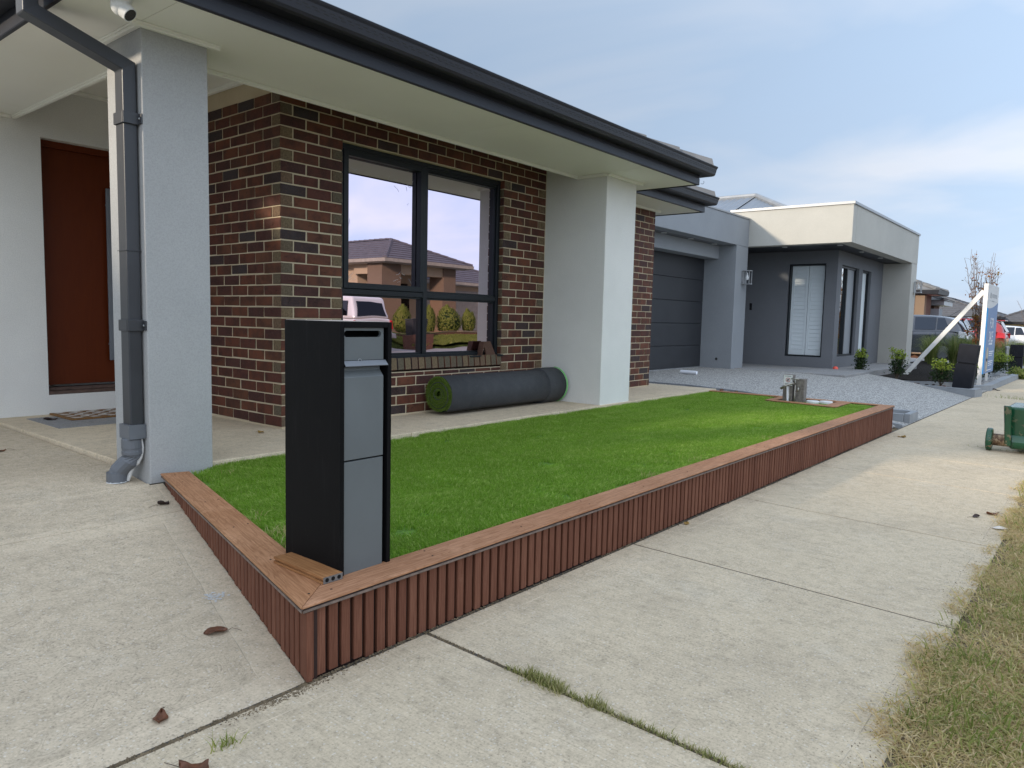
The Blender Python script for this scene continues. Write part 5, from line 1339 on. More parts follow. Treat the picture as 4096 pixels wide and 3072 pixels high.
for p in ((12.17, 6.43, 2.782), (13.27, 6.43, 2.782), (14.36, 6.43, 2.782), (15.88, 5.52, 2.813), (15.95, 4.42, 2.813), (17.6, 4.42, 2.813), (19.32, 4.42, 2.813)):
    o = bpy.data.objects.new('downlight', dlm); COL.objects.link(o); o.parent = h2; o.matrix_parent_inverse = wloc(h2).inverted(); o.location = p
k = MB().lathe([(.028, 0), (.028, -.004), (.02, -.006)], (14.77, 6.45, .42), 12, axis='X').build('vent', MT['gap'], h2)
def lantern(loc, lab):
    t_ = empty('wall_lantern', loc, lab, 'lantern'); x, y, z = loc
    k = MB(); k.box(x-.06, x+.06, y-.012, y, z-.13, z+.13)
    for dx in (-.075, .06):
        for dy in (-.17, -.035): k.box(x+dx, x+dx+.015, y+dy, y+dy+.015, z-.13, z+.13)
    k.box(x-.08, x+.08, y-.175, y-.012, z+.13, z+.148); k.box(x-.08, x+.08, y-.175, y-.012, z-.145, z-.13); k.build('frame', MT['galv'], t_)
    MB().lathe([(.012, .10), (.012, .06), (.03, 0), (.028, -.04), (.01, -.055)], (x, y-.095, z), 12).build('bulb', MT['lamp_glass'], t_, smooth=True)
lantern((15.17, 6.119, 2.15), 'silver box wall lantern on the grey garage pillar'); lantern((21.45, 4.049, 2.22), 'silver box wall lantern on the pale porch pillar')
o = MB().box(16.962, 16.9695, 6.585, 6.645, 1.50, 1.66).build('doorbell', MT['lens'], bevel=.004); tag(o, 'small black doorbell intercom on the grey porch wall', 'doorbell')
# ------------------------------------------------------------------ kerbs and boxes in the front gardens
def kerb(pts, w, zt, lab, nm='garden_kerb'):
    b = MB(); b.sweep([(0, -.35), (0, zt-.006), (-.006, zt), (-w+.006, zt), (-w, zt-.006), (-w, -.35)], pts); o = b.build(nm, MT['kerb_grey']); tag(o, lab, 'kerb'); return o
kerb([(17.02, 4.55), (16.19, 2.0), (16.50, 1.96)], -.14, .045, 'grey concrete garden kerb beside the speckled driveway')
kerb([(17.5, 2.42), (18.27, 2.02), (22.4, 2.01)], -.15, 0.0, 'grey concrete garden kerb under the for sale sign')
kerb([(22.41, 2.01), (25.2, 1.995)], -.15, -.02, 'grey concrete garden kerb beyond the cracked joint')
kerb([(17.3, 3.86), (17.62, 2.42), (26.1, 2.36)], -.10, .05, 'thin grey kerb bordering the dark mulch bed')
gb = empty('concrete_box', (10.8, 2.1, -.05), 'small open grey concrete garden box beyond the planter', 'garden box')
k = MB(); k.box(10.56, 11.09, 1.935, 2.005, -.2, .058); k.box(11.02, 11.09, 2.006, 2.26, -.2, .057); k.box(10.52, 11.09, 2.261, 2.33, -.2, .0575); k.box(10.52, 10.59, 2.006, 2.26, -.2, .057); k.build('wall', MT['kerb_grey'], gb, bevel=.004)
for i, (x, lab) in enumerate(((0, 'tube of white paper lying on the speckled driveway'),)):
    o = MB().lathe([(.035, -.16), (.035, .16)], (0, 0, 0), 14, axis='Y').build('paper_tube', MT['paper']); o.location = (12.5, 5.98, agz(12.5, 5.98)+.036); tag(o, lab, 'paper tube')
o = MB().lathe([(.05, 0), (.06, .02), (.055, .06), (.03, .085), (.01, .09)], (0, 0, 0), 12).build('orange_ball', MT['orange'], smooth=True); o.location = (16.9, 4.62, .2); tag(o, 'bright orange plastic object beside the porch shrub', 'toy')
# ------------------------------------------------------------------ shrubs
def shrub(name, loc, h, w, lime, label, seed, cat='shrub', group=None, dense=1100, ls=.024, mats=('shrub_dark', 'shrub_lime'), spikes=7):
    root = empty(name, loc, label, cat, group); rg = random.Random(seed); st = MB(); f = MB()
    tops = []
    for i in range(spikes):
        a = rg.random()*6.28; r = w*.5*rg.uniform(.1, .8); hh = h*rg.uniform(.62, 1.0); q = [(rg.uniform(-.01, .01), rg.uniform(-.01, .01), 0)]
        for k_ in range(1, 5): t_ = k_/4; q.append((r*math.cos(a)*t_**.6, r*math.sin(a)*t_**.6, hh*t_))
        st.tube(q, [.007*(1-.6*j/4)*(h/.6) for j in range(5)], 5, caps=False); tops.append(q)
    for i in range(dense):
        q = rg.choice(tops); t_ = rg.uniform(.15, 1.0)**.8; j = min(3, int(t_*4)); fr = t_*4-j; p = Vector(q[j]).lerp(Vector(q[j+1]), min(1, fr))
        sp_ = w*.20*(1.15-t_*.85); p += Vector((rg.gauss(0, sp_), rg.gauss(0, sp_), rg.gauss(0, .02)))
        if p.z < .02: p.z = .02
        n = Vector((rg.gauss(0, 1), rg.gauss(0, 1), rg.gauss(.6, .7))).normalized(); u = n.orthogonal().normalized(); u.rotate(Matrix.Rotation(rg.random()*6.28, 3, n)); v_ = n.cross(u); s_ = ls*rg.uniform(.6, 1.3)
        m_ = 1 if (p.z > h*(1-lime) and rg.random() < .85) else 0
        f.add([p-u*s_, p+v_*s_*.55, p+u*s_, p-v_*s_*.55], [(0, 1, 2, 3)], m_)
    s_o = st.build('stem', MT['stem'], None, raw=True); s_o.parent = root
    f_o = f.build('foliage', [MT[m_] for m_ in mats], None, raw=True); f_o.parent = root
    return root
g0 = fpz(17, 1.95)+.05
shrub('garden_shrub', (17.35, 4.22, .10), .60, .34, .34, 'small dark shrub with lime tips beside the orange object', 1)
shrub('garden_shrub', (17.15, 3.45, .07), .75, .42, .42, 'taller spindly dark shrub with lime tips beside the white brace', 2, spikes=8)
shrub('garden_shrub', (16.85, 2.58, .02), .58, .50, .45, 'rounded small shrub with lime top beside the dark block letterbox', 3, dense=1200, spikes=9)
shrub('garden_shrub', (18.15, 2.28, -.03), .62, .42, .35, 'small dark shrub behind the for sale post', 4)
shrub('garden_shrub', (20.6, 2.45, -.02), .48, .8, .15, 'low dark shrub below the for sale panel', 5, dense=1400, spikes=10)
shrub('garden_shrub', (22.8, 2.35, -.02), .62, 1.0, .40, 'broad lime green shrub near the end of the garden kerb', 6, dense=2200, spikes=12)
# ------------------------------------------------------------------ block letterboxes
def blockbox(loc, lab, tilt=0):
    t_ = empty('block_letterbox', loc, lab, 'letterbox', 'two block letterboxes'); 
    k = MB(); k.box(-.15, .15, -.165, .165, 0, .475); a = k.build('base_block', MT['stone_box'], None, bevel=.012); a.parent = t_
    k = MB(); k.box(-.15, .15, -.170, .160, .50, .86); c = k.build('top_block', MT['stone_box'], None, bevel=.012); c.parent = t_
    k = MB(); k.box(-.12, .12, -.15, .14, .475, .50); e = k.build('neck', MT['stone_box'], None); e.parent = t_
    k = MB(); k.box(-.1, .1, -.172, -.168, .64, .67); e = k.build('slot', MT['hole'], c); e.matrix_parent_inverse.identity()
    t_.rotation_euler = (tilt, 0, 0); return t_
blockbox((16.65, 2.17, .02), 'dark charcoal two block letterbox behind the garden kerb', R(4.5))
blockbox((26.3, 2.12, -.12), 'dark charcoal two block letterbox beside a silver post', 0)
o = MB().lathe([(.05, -.12), (.05, .62), (.06, .63), (.06, .69), (.03, .70)], (25.6, 2.3, 0), 12).build('bollard_light', MT['galv']); tag(o, 'silver bollard post beside the farther block letterbox', 'bollard')
# ------------------------------------------------------------------ for sale sign
sg_ = empty('for_sale_sign', (18.9, 2.15, -.03), 'tall for sale board with blue panel and white diagonal brace', 'sign')
k = MB().box(18.74, 18.80, 2.11, 2.19, -.1, 2.16).build('post', MT['white_paint'], sg_, bevel=.004)
k = MB().box(20.35, 20.41, 2.17, 2.22, -.1, 2.1).build('post', MT['white_paint'], sg_, bevel=.004)
SX0, SX1, SY = 18.80, 20.55, 2.10
pn = MB().box(SX0, SX1, SY, SY+.03, .20, 2.16).build('panel', MT['sign_white'], sg_, bevel=.002)
MB().box(SX0-.001, SX1+.001, SY-.004, SY-.0005, .198, 1.50).build('blue_field', MT['sign_blue'], pn)
k = MB(); k.box(SX0-.004, SX0-.0012, SY-.003, SY+.03, .20, 1.64); k.box(SX0-.001, SX0+.03, SY-.0075, SY-.0045, .198, 1.64); k.build('blue_edge', MT['sign_sky'], pn)
# curved top of the blue field
pts = [(SX0, SY-.003, 1.501)]
for i in range(13): f = i/12; pts.append((SX0+(SX1-SX0)*f, SY-.003, 1.501+.13+.17*f**2))
pts.append((SX1, SY-.003, 1.501)); k = MB(); k.v = pts; k.f = [tuple(range(len(pts)))]; k.m = [0]; k.build('blue_field', MT['sign_blue'], pn, raw=True)
for txt, z, size in (('FOR', 1.20, .34), ('SALE', .90, .34)):
    me = text_mesh(txt, size, .001, MT['sign_text']); q = link('lettering', me, pn); q.matrix_parent_inverse = wloc(pn).inverted(); q.matrix_basis = Matrix.Translation((SX0+.85, SY-.0095, z)) @ Euler((R(90), 0, 0)).to_matrix().to_4x4()
k = MB()
rg = random.Random(2)
for z, x0, x1, hgt in ((.83, .62, .78, .05), (.83, .84, 1.2, .05), (.66, .78, 1.55, .025), (.62, .78, 1.45, .02), (.575, .78, 1.35, .02), (.44, .78, 1.55, .025), (.40, .78, 1.45, .02), (.355, .78, 1.35, .02), (.25, .4, 1.4, .02)):
    x = x0
    while x < x1: w = rg.uniform(.05, .12); k.box(SX0+x, SX0+min(x1, x+w), SY-.006, SY-.0046, z, z+hgt); x += w+.03
k.build('small_print', MT['sign_text'], pn)
k = MB(); rg = random.Random(3)
k.box(SX0+.30, SX0+.36, SY-.003, SY-.0005, 1.86, 1.98); k.box(SX0+.42, SX0+.48, SY-.003, SY-.0005, 1.86, 1.98)
x = .62
while x < 1.5: k.box(SX0+x, SX0+x+.035, SY-.003, SY-.0005, 1.88, 1.96); k.box(SX0+x+.035, SX0+x+.08, SY-.003, SY-.0005, 1.945, 1.96); x += .115
k.box(SX0+.2, SX0+.5, SY-.003, SY-.0005, 1.80, 1.806); k.box(SX0+.6, SX0+1.05, SY-.003, SY-.0005, 1.79, 1.815); k.box(SX0+1.15, SX0+1.45, SY-.003, SY-.0005, 1.80, 1.806)
k.build('agency_marks', MT['sign_grey'], pn)
for z in (.62, .38):
    k = MB(); k.lathe([(.16, 0), (.16, -.002)], (SX0+.48, SY-.0046, z), 20, axis='Y'); k.build('portrait_badge', MT['sign_gold'], pn)
k = MB(); p, q = Vector((19.0, 3.68, .03)), Vector((18.77, 2.19, 2.0)); d = (q-p).normalized(); w = Vector((1, 0, 0))*.02; n = d.cross(Vector((1, 0, 0))).normalized()*.045
k.hexa([p-w-n, p+w-n, p+w+n, p-w+n, q-w-n, q+w-n, q+w+n, q-w+n]); k.build('brace', MT['white_paint'], sg_, bevel=.003)
# ------------------------------------------------------------------ tussock grasses
def tussock(loc, h, n, lab, seed, spread=.5):
    rg = random.Random(seed); b = MB()
    for i in range(n):
        a = rg.random()*6.28; r0 = rg.random()*.10; out = rg.uniform(.15, 1.0)*spread; hh = h*rg.uniform(.5, 1.05); w = rg.uniform(.003, .007); c, s_ = math.cos(a), math.sin(a); px, py = -s_*w, c*w; base = len(b.v)
        for k_ in range(6):
            t_ = k_/5; r = r0+out*t_**1.7; z = hh*math.sin(min(1.0, t_*1.05)*math.pi*.5)*(1-.30*t_**4*out/spread) ; ww = (1-t_)*1.0+.08
            b.v.append((r*c-px*ww, r*s_-py*ww, z)); b.v.append((r*c+px*ww, r*s_+py*ww, z))
        for k_ in range(5): b.f.append((base+2*k_, base+2*k_+1, base+2*k_+3, base+2*k_+2)); b.m.append(0)
    o = b.build('tussock_grass', MT['tussock'], raw=True); o.location = loc; tag(o, lab, 'grass clump', 'tall tussocks behind the sign'); return o
rg = random.Random(40)
for i, (x, y, h, sp_) in enumerate(((24.6, 4.05, 1.0, .75), (25.0, 3.55, 1.05, .8), (24.8, 3.1, .95, .75), (25.6, 4.3, 1.0, .7), (25.7, 2.75, .95, .75), (26.6, 2.9, .95, .8), (27.6, 2.5, .9, .8), (25.4, 3.3, 1.05, .7), (28.6, 2.35, .85, .7), (29.6, 2.2, .8, .7))):
    tussock((x, y, .05), h, 420, 'tall arching green tussock grass between the sign and parked cars', 50+i, sp_)
shrub('grass_patch', (24.3, 1.85, -.17), .30, .8, .0, 'bright green grass clump at the end of the garden kerb', 77, 'grass clump', dense=900, ls=.05, mats=('green_blade', 'green_blade'))
shrub('groundcover', (26.4, 2.5, -.12), .30, 1.6, .0, 'low yellow green groundcover beside the silver bollard', 78, 'groundcover', dense=1200, ls=.05, mats=('weed', 'weed'))
# ------------------------------------------------------------------ trees
def bare_tree(loc, h, lab, seed, nl, spread, leafmat='autumn', low=.0):
    root = empty('street_tree', loc, lab, 'tree'); rg = random.Random(seed); tr = MB(); lf = MB(); tips = []
    tr.tube([(0, 0, -.1), (.02, 0, h*.12), (0, .02, h*.25), (.01, 0, h*.6)], [.045, .04, .032, .012], 7); sh_ = MB()
    def leafy(p, s_):
        n = Vector((rg.gauss(0, 1), rg.gauss(0, 1), rg.gauss(0, .6))).normalized(); u = n.orthogonal().normalized(); u.rotate(Matrix.Rotation(rg.random()*6.28, 3, n)); v_ = n.cross(u)
        lf.add([p-u*s_, p+v_*s_*.7, p+u*s_, p-v_*s_*.7], [(0, 1, 2, 3)])
    for i in range(26):
        z0 = h*(.14+.5*rg.random()**1.2); a = rg.random()*6.28; L = (h-z0)*rg.uniform(.55, .98); out = spread*rg.uniform(.35, 1.0)*(1-.45*z0/h); p = Vector((0, 0, z0)); pts = [p.copy()]
        m_ = 9
        for k_ in range(m_):
            t_ = (k_+1)/m_; p = Vector((out*math.cos(a)*t_**.62+rg.gauss(0, .02), out*math.sin(a)*t_**.62+rg.gauss(0, .02), z0+L*t_)); pts.append(p)
        sh_.tube(pts, [.011*(1-.85*j/m_)+.0025 for j in range(m_+1)], 5, caps=False)
        for k_ in range(14):
            j = rg.randrange(1, m_); q = pts[j]; aa = rg.random()*6.28; l2 = rg.uniform(.06, .26); e = q+Vector((math.cos(aa)*l2*.7, math.sin(aa)*l2*.7, l2*rg.uniform(.2, .9))); mid = q.lerp(e, .5)+Vector((rg.gauss(0, .015), rg.gauss(0, .015), .01))
            sh_.tube([q, mid, e], [.004, .003, .002], 4, caps=False); tips.append(e)
    for i in range(nl):
        if rg.random() < low: 
            e = rg.choice([t_ for t_ in tips if t_.z < h*.45] or tips)
        else: e = rg.choice(tips)
        for k_ in range(rg.randrange(1, 4)): leafy(e+Vector((rg.gauss(0, .04), rg.gauss(0, .04), rg.gauss(0, .04))), rg.uniform(.025, .045))
    a_ = tr.build('trunk', MT['bark'], None, smooth=True); a_.parent = root; c_ = sh_.build('branches', MT['bark'], None, raw=True); c_.parent = root; l_ = lf.build('crown', MT[leafmat], None, raw=True); l_.parent = root
    return root
bare_tree((24.7, 2.92, .02), 3.5, 'nearly bare upright tree with orange leaves behind the for sale sign', 3, 330, .62, low=.75)
bare_tree((37.5, 2.4, -.2), 3.0, 'small bare pale branched tree in front of a far house', 8, 0, 1.1)
# ------------------------------------------------------------------ cars
def car(name, lab, loc, rz_, paint, L=3.9, W=1.70, Hh=1.50, suv=False, lamp='tail', cat='car'):
    """lofted hatchback; local +X = nose, origin at ground under the rear bumper centre"""
    root = empty(name, loc, lab, cat); root.rotation_euler = (0, 0, rz_)
    hw = W/2
    st = [ # x, z_sill, z_belt, half width sill, belt
        (0.00, .42, .70, .66, .70), (.06, .34, .92, .80, .80), (.35, .28, .98, .97, .96), (.9, .24, .97, 1.0, .985), (1.7, .23, .95, 1.0, .985), (2.5, .23, .92, 1.0, .975), (2.95, .24, .88, .99, .95), (3.5, .28, .78, .95, .88), (3.80, .34, .64, .82, .74), (3.90, .42, .55, .66, .60)]
    sx = L/3.9; sz = Hh/1.5
    b = MB(); n = 9
    for x, zs, zb, ws, wb in st:
        x *= sx; zs *= sz; zb *= sz
        for fy, z in ((-wb*.80, zb+.035), (-wb, zb), (-ws*1.0, (zs+zb)*.55), (-ws*.985, zs+.08), (-ws*.86, zs), (ws*.86, zs), (ws*.985, zs+.08), (ws*1.0, (zs+zb)*.55), (wb, zb), (wb*.80, zb+.035)): b.v.append((x, fy*hw, z))
    n = 10
    for i in range(len(st)-1):
        for j in range(n): b.f.append((i*n+j, (i+1)*n+j, (i+1)*n+(j+1) % n, i*n+(j+1) % n)); b.m.append(0)
    b.f.append(tuple(range(n))); b.f.append(tuple((len(st)-1)*n+j for j in range(n-1, -1, -1))); b.m += [0, 0]
    body = b.build('body', paint, None, smooth=True); body.parent = root; body.modifiers.new('s', 'SUBSURF').levels = 1; body.modifiers['s'].render_levels = 2
    # greenhouse
    gh = [(.10, .90, .90, .66, .0), (.33, 1.36, .99, .74, 1), (.75, 1.455, .975, .78, 1), (1.5, 1.50, .965, .80, 1), (2.1, 1.46, .955, .78, 1), (2.45, 1.22, .935, .80, .5), (2.92, .90, .90, .84, 0)]
    if suv: gh[0] = (.04, .92, .92, .72, 0); gh[1] = (.16, 1.38, 1.0, .76, 1)
    b = MB(); n = 6
    for x, zt, zb, wt, q in gh:
        x *= sx; zb_ = (zb-.02)*sz; zt_ = zt*sz
        for fy, z in ((-.93, zb_), (-wt*.985, zt_-.05), (-wt*.86, zt_), (wt*.86, zt_), (wt*.985, zt_-.05), (.93, zb_)): b.v.append((x, fy*hw, z))
    for i in range(len(gh)-1):
        for j in range(n-1): b.f.append((i*n+j, (i+1)*n+j, (i+1)*n+j+1, i*n+j+1)); b.m.append(0)
    cab = b.build('cabin', paint, None, smooth=True); cab.parent = root; cab.modifiers.new('s', 'SUBSURF').levels = 1; cab.modifiers['s'].render_levels = 2
    # side glass as panels a few mm proud, following the tumblehome
    def sidepan(x0, x1, zb, zt, nm, mat, taper0=0, taper1=0, off=.012):
        for s_ in (-1, 1):
            def yy(z): f = (z-.92)/(1.42-.92); return s_*hw*(.945+(.775-.945)*f)+s_*off
            P = [(x0*sx, yy(zb)*1, zb*sz), (x1*sx, yy(zb), zb*sz), ((x1+taper1)*sx, yy(zt), zt*sz), ((x0+taper0)*sx, yy(zt), zt*sz)]
            k_ = MB(); k_.add(P, [(0, 1, 2, 3)]); o = k_.build(nm, mat, None, raw=True); o.parent = root; m_ = o.modifiers.new('s', 'SOLIDIFY'); m_.thickness = .006; m_.offset = 0
    sidepan(.92, 1.52, 1.005, 1.40, 'window', MT['car_glass'], .0, .02); sidepan(1.60, 2.42, .985, 1.40, 'window', MT['car_glass'], .02, -.42)
    sidepan(.52, .88, 1.02, 1.38, 'window', MT['car_glass'], .02 if suv else .16, .0)
    k_ = MB(); k_.add([(.035*sx, -.60*hw, .98*sz), (.035*sx, .60*hw, .98*sz), (.235*sx, .56*hw, 1.36*sz), (.235*sx, -.56*hw, 1.36*sz)], [(0, 1, 2, 3)]); o = k_.build('rear_window', MT['car_glass'], None, raw=True); o.parent = root; m_ = o.modifiers.new('s', 'SOLIDIFY'); m_.thickness = .03; m_.offset = 0
    k_ = MB(); k_.box(.08*sx, .34*sx, -.52*hw, .52*hw, 1.385*sz, 1.42*sz); o = k_.build('spoiler', paint, None, bevel=.015); o.parent = root
    for s_ in (-1, 1):
        k_ = MB(); y0 = s_*hw*.86; k_.hexa([(-.005, y0-.11, .74*sz), (.27*sx, s_*hw*.985-.02, .76*sz), (.27*sx, s_*hw*.985+.02*s_, .76*sz), (.02, y0+.09*s_, .74*sz), (.01, y0-.10, .93*sz), (.24*sx, s_*hw*.985-.02, .97*sz), (.24*sx, s_*hw*.975+.02*s_, .97*sz), (.04, y0+.08*s_, .93*sz)]); o = k_.build('tail_lamp', MT[lamp], None, bevel=.01); o.parent = root
        for hx in (1.02, 2.02):
            k_ = MB(); k_.box(hx*sx, (hx+.17)*sx, s_*hw*1.0-.005 if s_ > 0 else s_*hw*1.0-.022, s_*hw*1.0+.022 if s_ > 0 else s_*hw*1.0+.005, .82*sz, .85*sz); o = k_.build('door_handle', paint, None, bevel=.008); o.parent = root
        k_ = MB()
        for dx in (.90, 1.56, 2.50): k_.box(dx*sx-.003, dx*sx+.003, s_*hw*1.0-.012, s_*hw*1.0+.004, .36*sz, .95*sz)
        o = k_.build('door_gap', MT['gap'], None); o.parent = root
        for wx in (.66, 3.12):
            k_ = MB(); k_.lathe([(.20, -.10), (.29, -.10), (.305, -.06), (.305, .06), (.29, .10), (.20, .10)], (wx*sx, s_*(hw-.09), .305), 24, axis='Y'); t_ = k_.build('wheel', MT['tyre'], None, smooth=False); t_.parent = root
            k_ = MB(); k_.lathe([(.205, -.102), (.205, .102)], (wx*sx, s_*(hw-.09), .305), 16, axis='Y'); q = k_.build('rim', MT['alloy'], t_); q.matrix_parent_inverse.identity()
    k_ = MB(); k_.tube([(.65*sx, 0, 1.46*sz), (.35*sx, 0, 1.66*sz)], .006, 5); o = k_.build('aerial', MT['frame'], None); o.parent = root
    return root
car('parked_car', 'dark grey hatchback parked on the driveway past the pale pillar', (28.0, 3.52, .10), R(90), MT['car_grey'], 3.9, 1.70, 1.53, lamp='tail_clear')
car('parked_car', 'red hatchback parked behind the tall tussock grass', (35.0, 3.15, .05), R(90), MT['car_red'], 4.4, 1.80, 1.58, True)
car('parked_car', 'white car parked beyond the red hatchback', (43.5, 2.6, -.05), R(90), MT['car_white'], 4.3, 1.75, 1.45)
car('parked_car', 'small red car parked farthest along the street', (50, 2.2, -.1), R(90), MT['car_red'], 4.2, 1.75, 1.45, lamp='tail_clear')
# ------------------------------------------------------------------ houses down the street
def simple_house(name, lab, x0, x1, y0, y1, z0, zw, wallm, roofm, pitch=22.5, ov=.45, wins=(), group=None):
    t_ = empty(name, ((x0+x1)/2, (y0+y1)/2, z0), lab, 'house', group)
    MB().box(x0, x1, y0, y1, z0-.3, z0+zw).build('wall', wallm, t_)
    MB().box(x0-ov, x1+ov, y0-ov, y1+ov, z0+zw, z0+zw+.02).build('soffit', MT['soffit'], t_)
    MB().sweep([(-.02, z0+zw-.02), (.10, z0+zw), (.12, z0+zw+.17), (-.02, z0+zw+.17)], [(x0-ov, y1+ov), (x0-ov, y0-ov), (x1+ov, y0-ov), (x1+ov, y1+ov)]).build('gutter', MT['steel_dark'], t_)
    hip_roof(x0-ov-.05, x1+ov+.05, y0-ov-.05, y1+ov+.05, z0+zw+.16, pitch, roofm, t_, step=.34, rgs=int(x0) % 50)
    return t_
h3 = simple_house('tiled_house', 'brick house with grey tiled eaves past the pale porch pillar', 34.4, 35.7, 6.05, 18, .15, 2.40, MT['brick_red'], MT['tile_grey'])
MB().box(36.7, 38.0, 6.1, 15, -.1, 2.15).build('wing_wall', MT['brick_red'], h3); hip_roof(36.2, 38.5, 5.6, 15.5, 2.36, 22.5, MT['tile_grey'], h3)
MB().box(36.25, 38.45, 5.65, 15.45, 2.16, 2.36).build('wing_fascia', MT['galv'], h3)
MB().box(34.0, 34.4, 6.0, 6.35, .1, 2.5).build('porch_post', MT['render_brown'], h3); MB().box(35.8, 36.6, 5.75, 6.3, .1, 2.0).build('garage_head', MT['render_grey'], h3)
simple_house('dark_roof_house', 'low dark roofed house beyond the grey car', 58, 70, 6.2, 13, -.5, 2.35, MT['render_white'], MT['tile_dark'], 20)
h5 = simple_house('dark_roof_house', 'beige house with dark roof behind the bare pale tree', 60, 74, 3.4, 6.0, -.6, 2.15, MT['render_tan'], MT['tile_dark'], 24)
for y in (3.8, 4.5, 5.2): MB().box(59.95, 59.999, y, y+.35, -.4, 1.3).build('window', MT['glass_dark'], h5)
h6 = simple_house('dark_roof_house', 'far house with dark roof at the end of the street', 76, 92, -2.5, 6.0, -.7, 2.3, MT['render_tan'], MT['tile_dark'], 24)
lp = empty('street_lamp', (50, 8.3, -.3), 'tall pale street lamp beyond the brick house', 'street lamp')
k = MB(); k.tube([(50, 8.33, -.3), (50, 8.33, 2.5), (50, 8.31, 2.72), (50, 8.24, 2.82), (50, 8.05, 2.85)], [.07, .05, .045, .04, .035], 8); k.build('pole', MT['pole'], lp, smooth=True)
MB().box(49.9, 50.1, 7.75, 8.05, 2.82, 2.87).build('lamp_head', MT['pole'], lp)
o = MB().box(40.2, 40.6, 2.1, 2.25, -.2, 1.0).build('blue_sign', MT['sign_sky']); tag(o, 'small blue sign standing past the tussock grass', 'sign')
# ------------------------------------------------------------------ green metal box at the verge
gr = empty('green_metal_box', (9.3, .6, fpz(9.2, .7)), 'chipped glossy green metal box with disc wheel on a rusty stub axle', 'metal box')
b = MB(); zf = fpz(9.1, .8)
b.hexa([(8.92, -.15, zf+.06), (9.0, .715, zf+.06), (9.55, .70, zf+.06), (9.5, -.15, zf+.06), (8.88, -.15, zf+.475), (8.955, .775, zf+.475), (9.60, .76, zf+.475), (9.55, -.15, zf+.475)])
b.build('box', MT['green'], gr, bevel=.025, seg=3)
b = MB(); b.hexa([(8.90, .70, zf+.08), (8.93, .715, zf+.08), (8.93, .76, zf+.08), (8.90, .75, zf+.08), (8.865, .715, zf+.49), (8.90, .73, zf+.49), (8.90, .79, zf+.49), (8.865, .775, zf+.49)]); b.build('corner_flange', MT['green'], gr, bevel=.008)
b = MB(); b.lathe([(.062, .20), (.062, .88)], (9.02, 0, zf+.118), 20, axis='Y'); b.build('axle', MT['rust'], gr, smooth=False, bevel=.004)
b = MB(); b.lathe([(.08, .52), (.082, .70), (.07, .72)], (9.02, 0, zf+.118), 20, axis='Y'); b.build('axle_sleeve', MT['green'], gr)
b = MB(); b.lathe([(.04, .862), (.085, .868), (.112, .872), (.118, .885), (.118, .915), (.110, .925), (.092, .925), (.084, .918), (.02, .916)], (9.02, 0, zf+.118), 28, axis='Y'); b.build('disc_wheel', MT['green'], gr, smooth=False, bevel=.003)
b = MB(); b.box(9.0-.075, 9.04+.06, .918, .926, zf+.110, zf+.126); b.box(9.012, 9.028, .918, .9262, zf+.05, zf+.19); b.build('disc_rib', MT['green'], gr)
# ------------------------------------------------------------------ across the street (seen in the window)
oz = .62
struct(MB().prism([(-30, -9.9), (70, -9.9), (70, -8.7), (-30, -8.7)], -.5, lambda x, y: fpz(x, 0)+.03+(-8.7-y)*.06).build('far_footpath', MT['conc_grey']))
struct(MB().prism([(-30, -40), (70, -40), (70, -9.9), (-30, -9.9)], -.5, lambda x, y: fpz(x, 0)+.10+min(.55, (-9.9-y)*.35)).build('far_yard', MT['conc_grey']))
ol = MB().prism([(18.3, -12.2), (30, -12.2), (30, -9.95), (18.3, -9.95)], lambda x, y: -.3, lambda x, y: fpz(x, 0)+.13+min(.55, (-9.9-y)*.35)).build('far_lawn', MT['lawn']); struct(ol)
tl = tuft('far_tuft', MT['green_blade'], 60, .2, .10, .012, (.3, .9), 0, 61)
b = MB(); b.add([(18.4, -10.9, .38), (30, -10.9, .30), (30, -9.95, .05), (18.4, -9.95, .10)], [(0, 1, 2, 3)]); fl_ = b.build('far_grass', MT['lawn'], raw=True); tag(fl_, 'long grass on the lawn across the street seen in the window', 'grass', kind='stuff'); scatter(fl_, [(tl, 90)], 2)
struct(MB().prism([(18.2, -11.1), (24, -11.1), (24, -10.92), (18.2, -10.92)], -.2, .50).build('far_paver_edge', MT['brick_red']))
oh = empty('cream_house', (23, -17, oz), 'cream rendered house with brown tiled hip roof across the street', 'house')
tan = MT['render_tan']; brn = MT['render_brown']
def obox(x0, x1, y0, y1, z0, z1, m_, nm='wall', bev=0): return MB().box(x0, x1, y0, y1, z0, z1).build(nm, m_, oh, bevel=bev)
obox(21.4, 25.6, -25, -16.4, oz-.3, 3.45, tan)
obox(20.98, 22.05, -15.2, -14.25, oz-.3, 3.44, brn, 'pier'); obox(24.75, 25.55, -15.2, -14.25, oz-.3, 3.44, brn, 'pier')
obox(22.05, 24.75, -14.75, -14.32, 3.0, 3.44, tan, 'beam'); obox(21.2, 21.5, -16.4, -15.2, 3.0, 3.44, tan, 'beam')
obox(25.6, 33, -25, -17.5, oz-.3, 2.85, tan)
obox(26.4, 31.4, -17.52, -17.46, oz-.2, 2.60, MT['gutter_cream'], 'garage_door')
obox(22.3, 23.3, -16.42, -16.37, oz, 2.75, MT['glass_dark'], 'front_door'); obox(23.7, 24.4, -16.42, -16.37, oz+.3, 2.7, MT['glass_dark'], 'window')
obox(21.36, 21.39, -21, -19.2, oz+.6, 2.6, MT['glass_dark'], 'window')
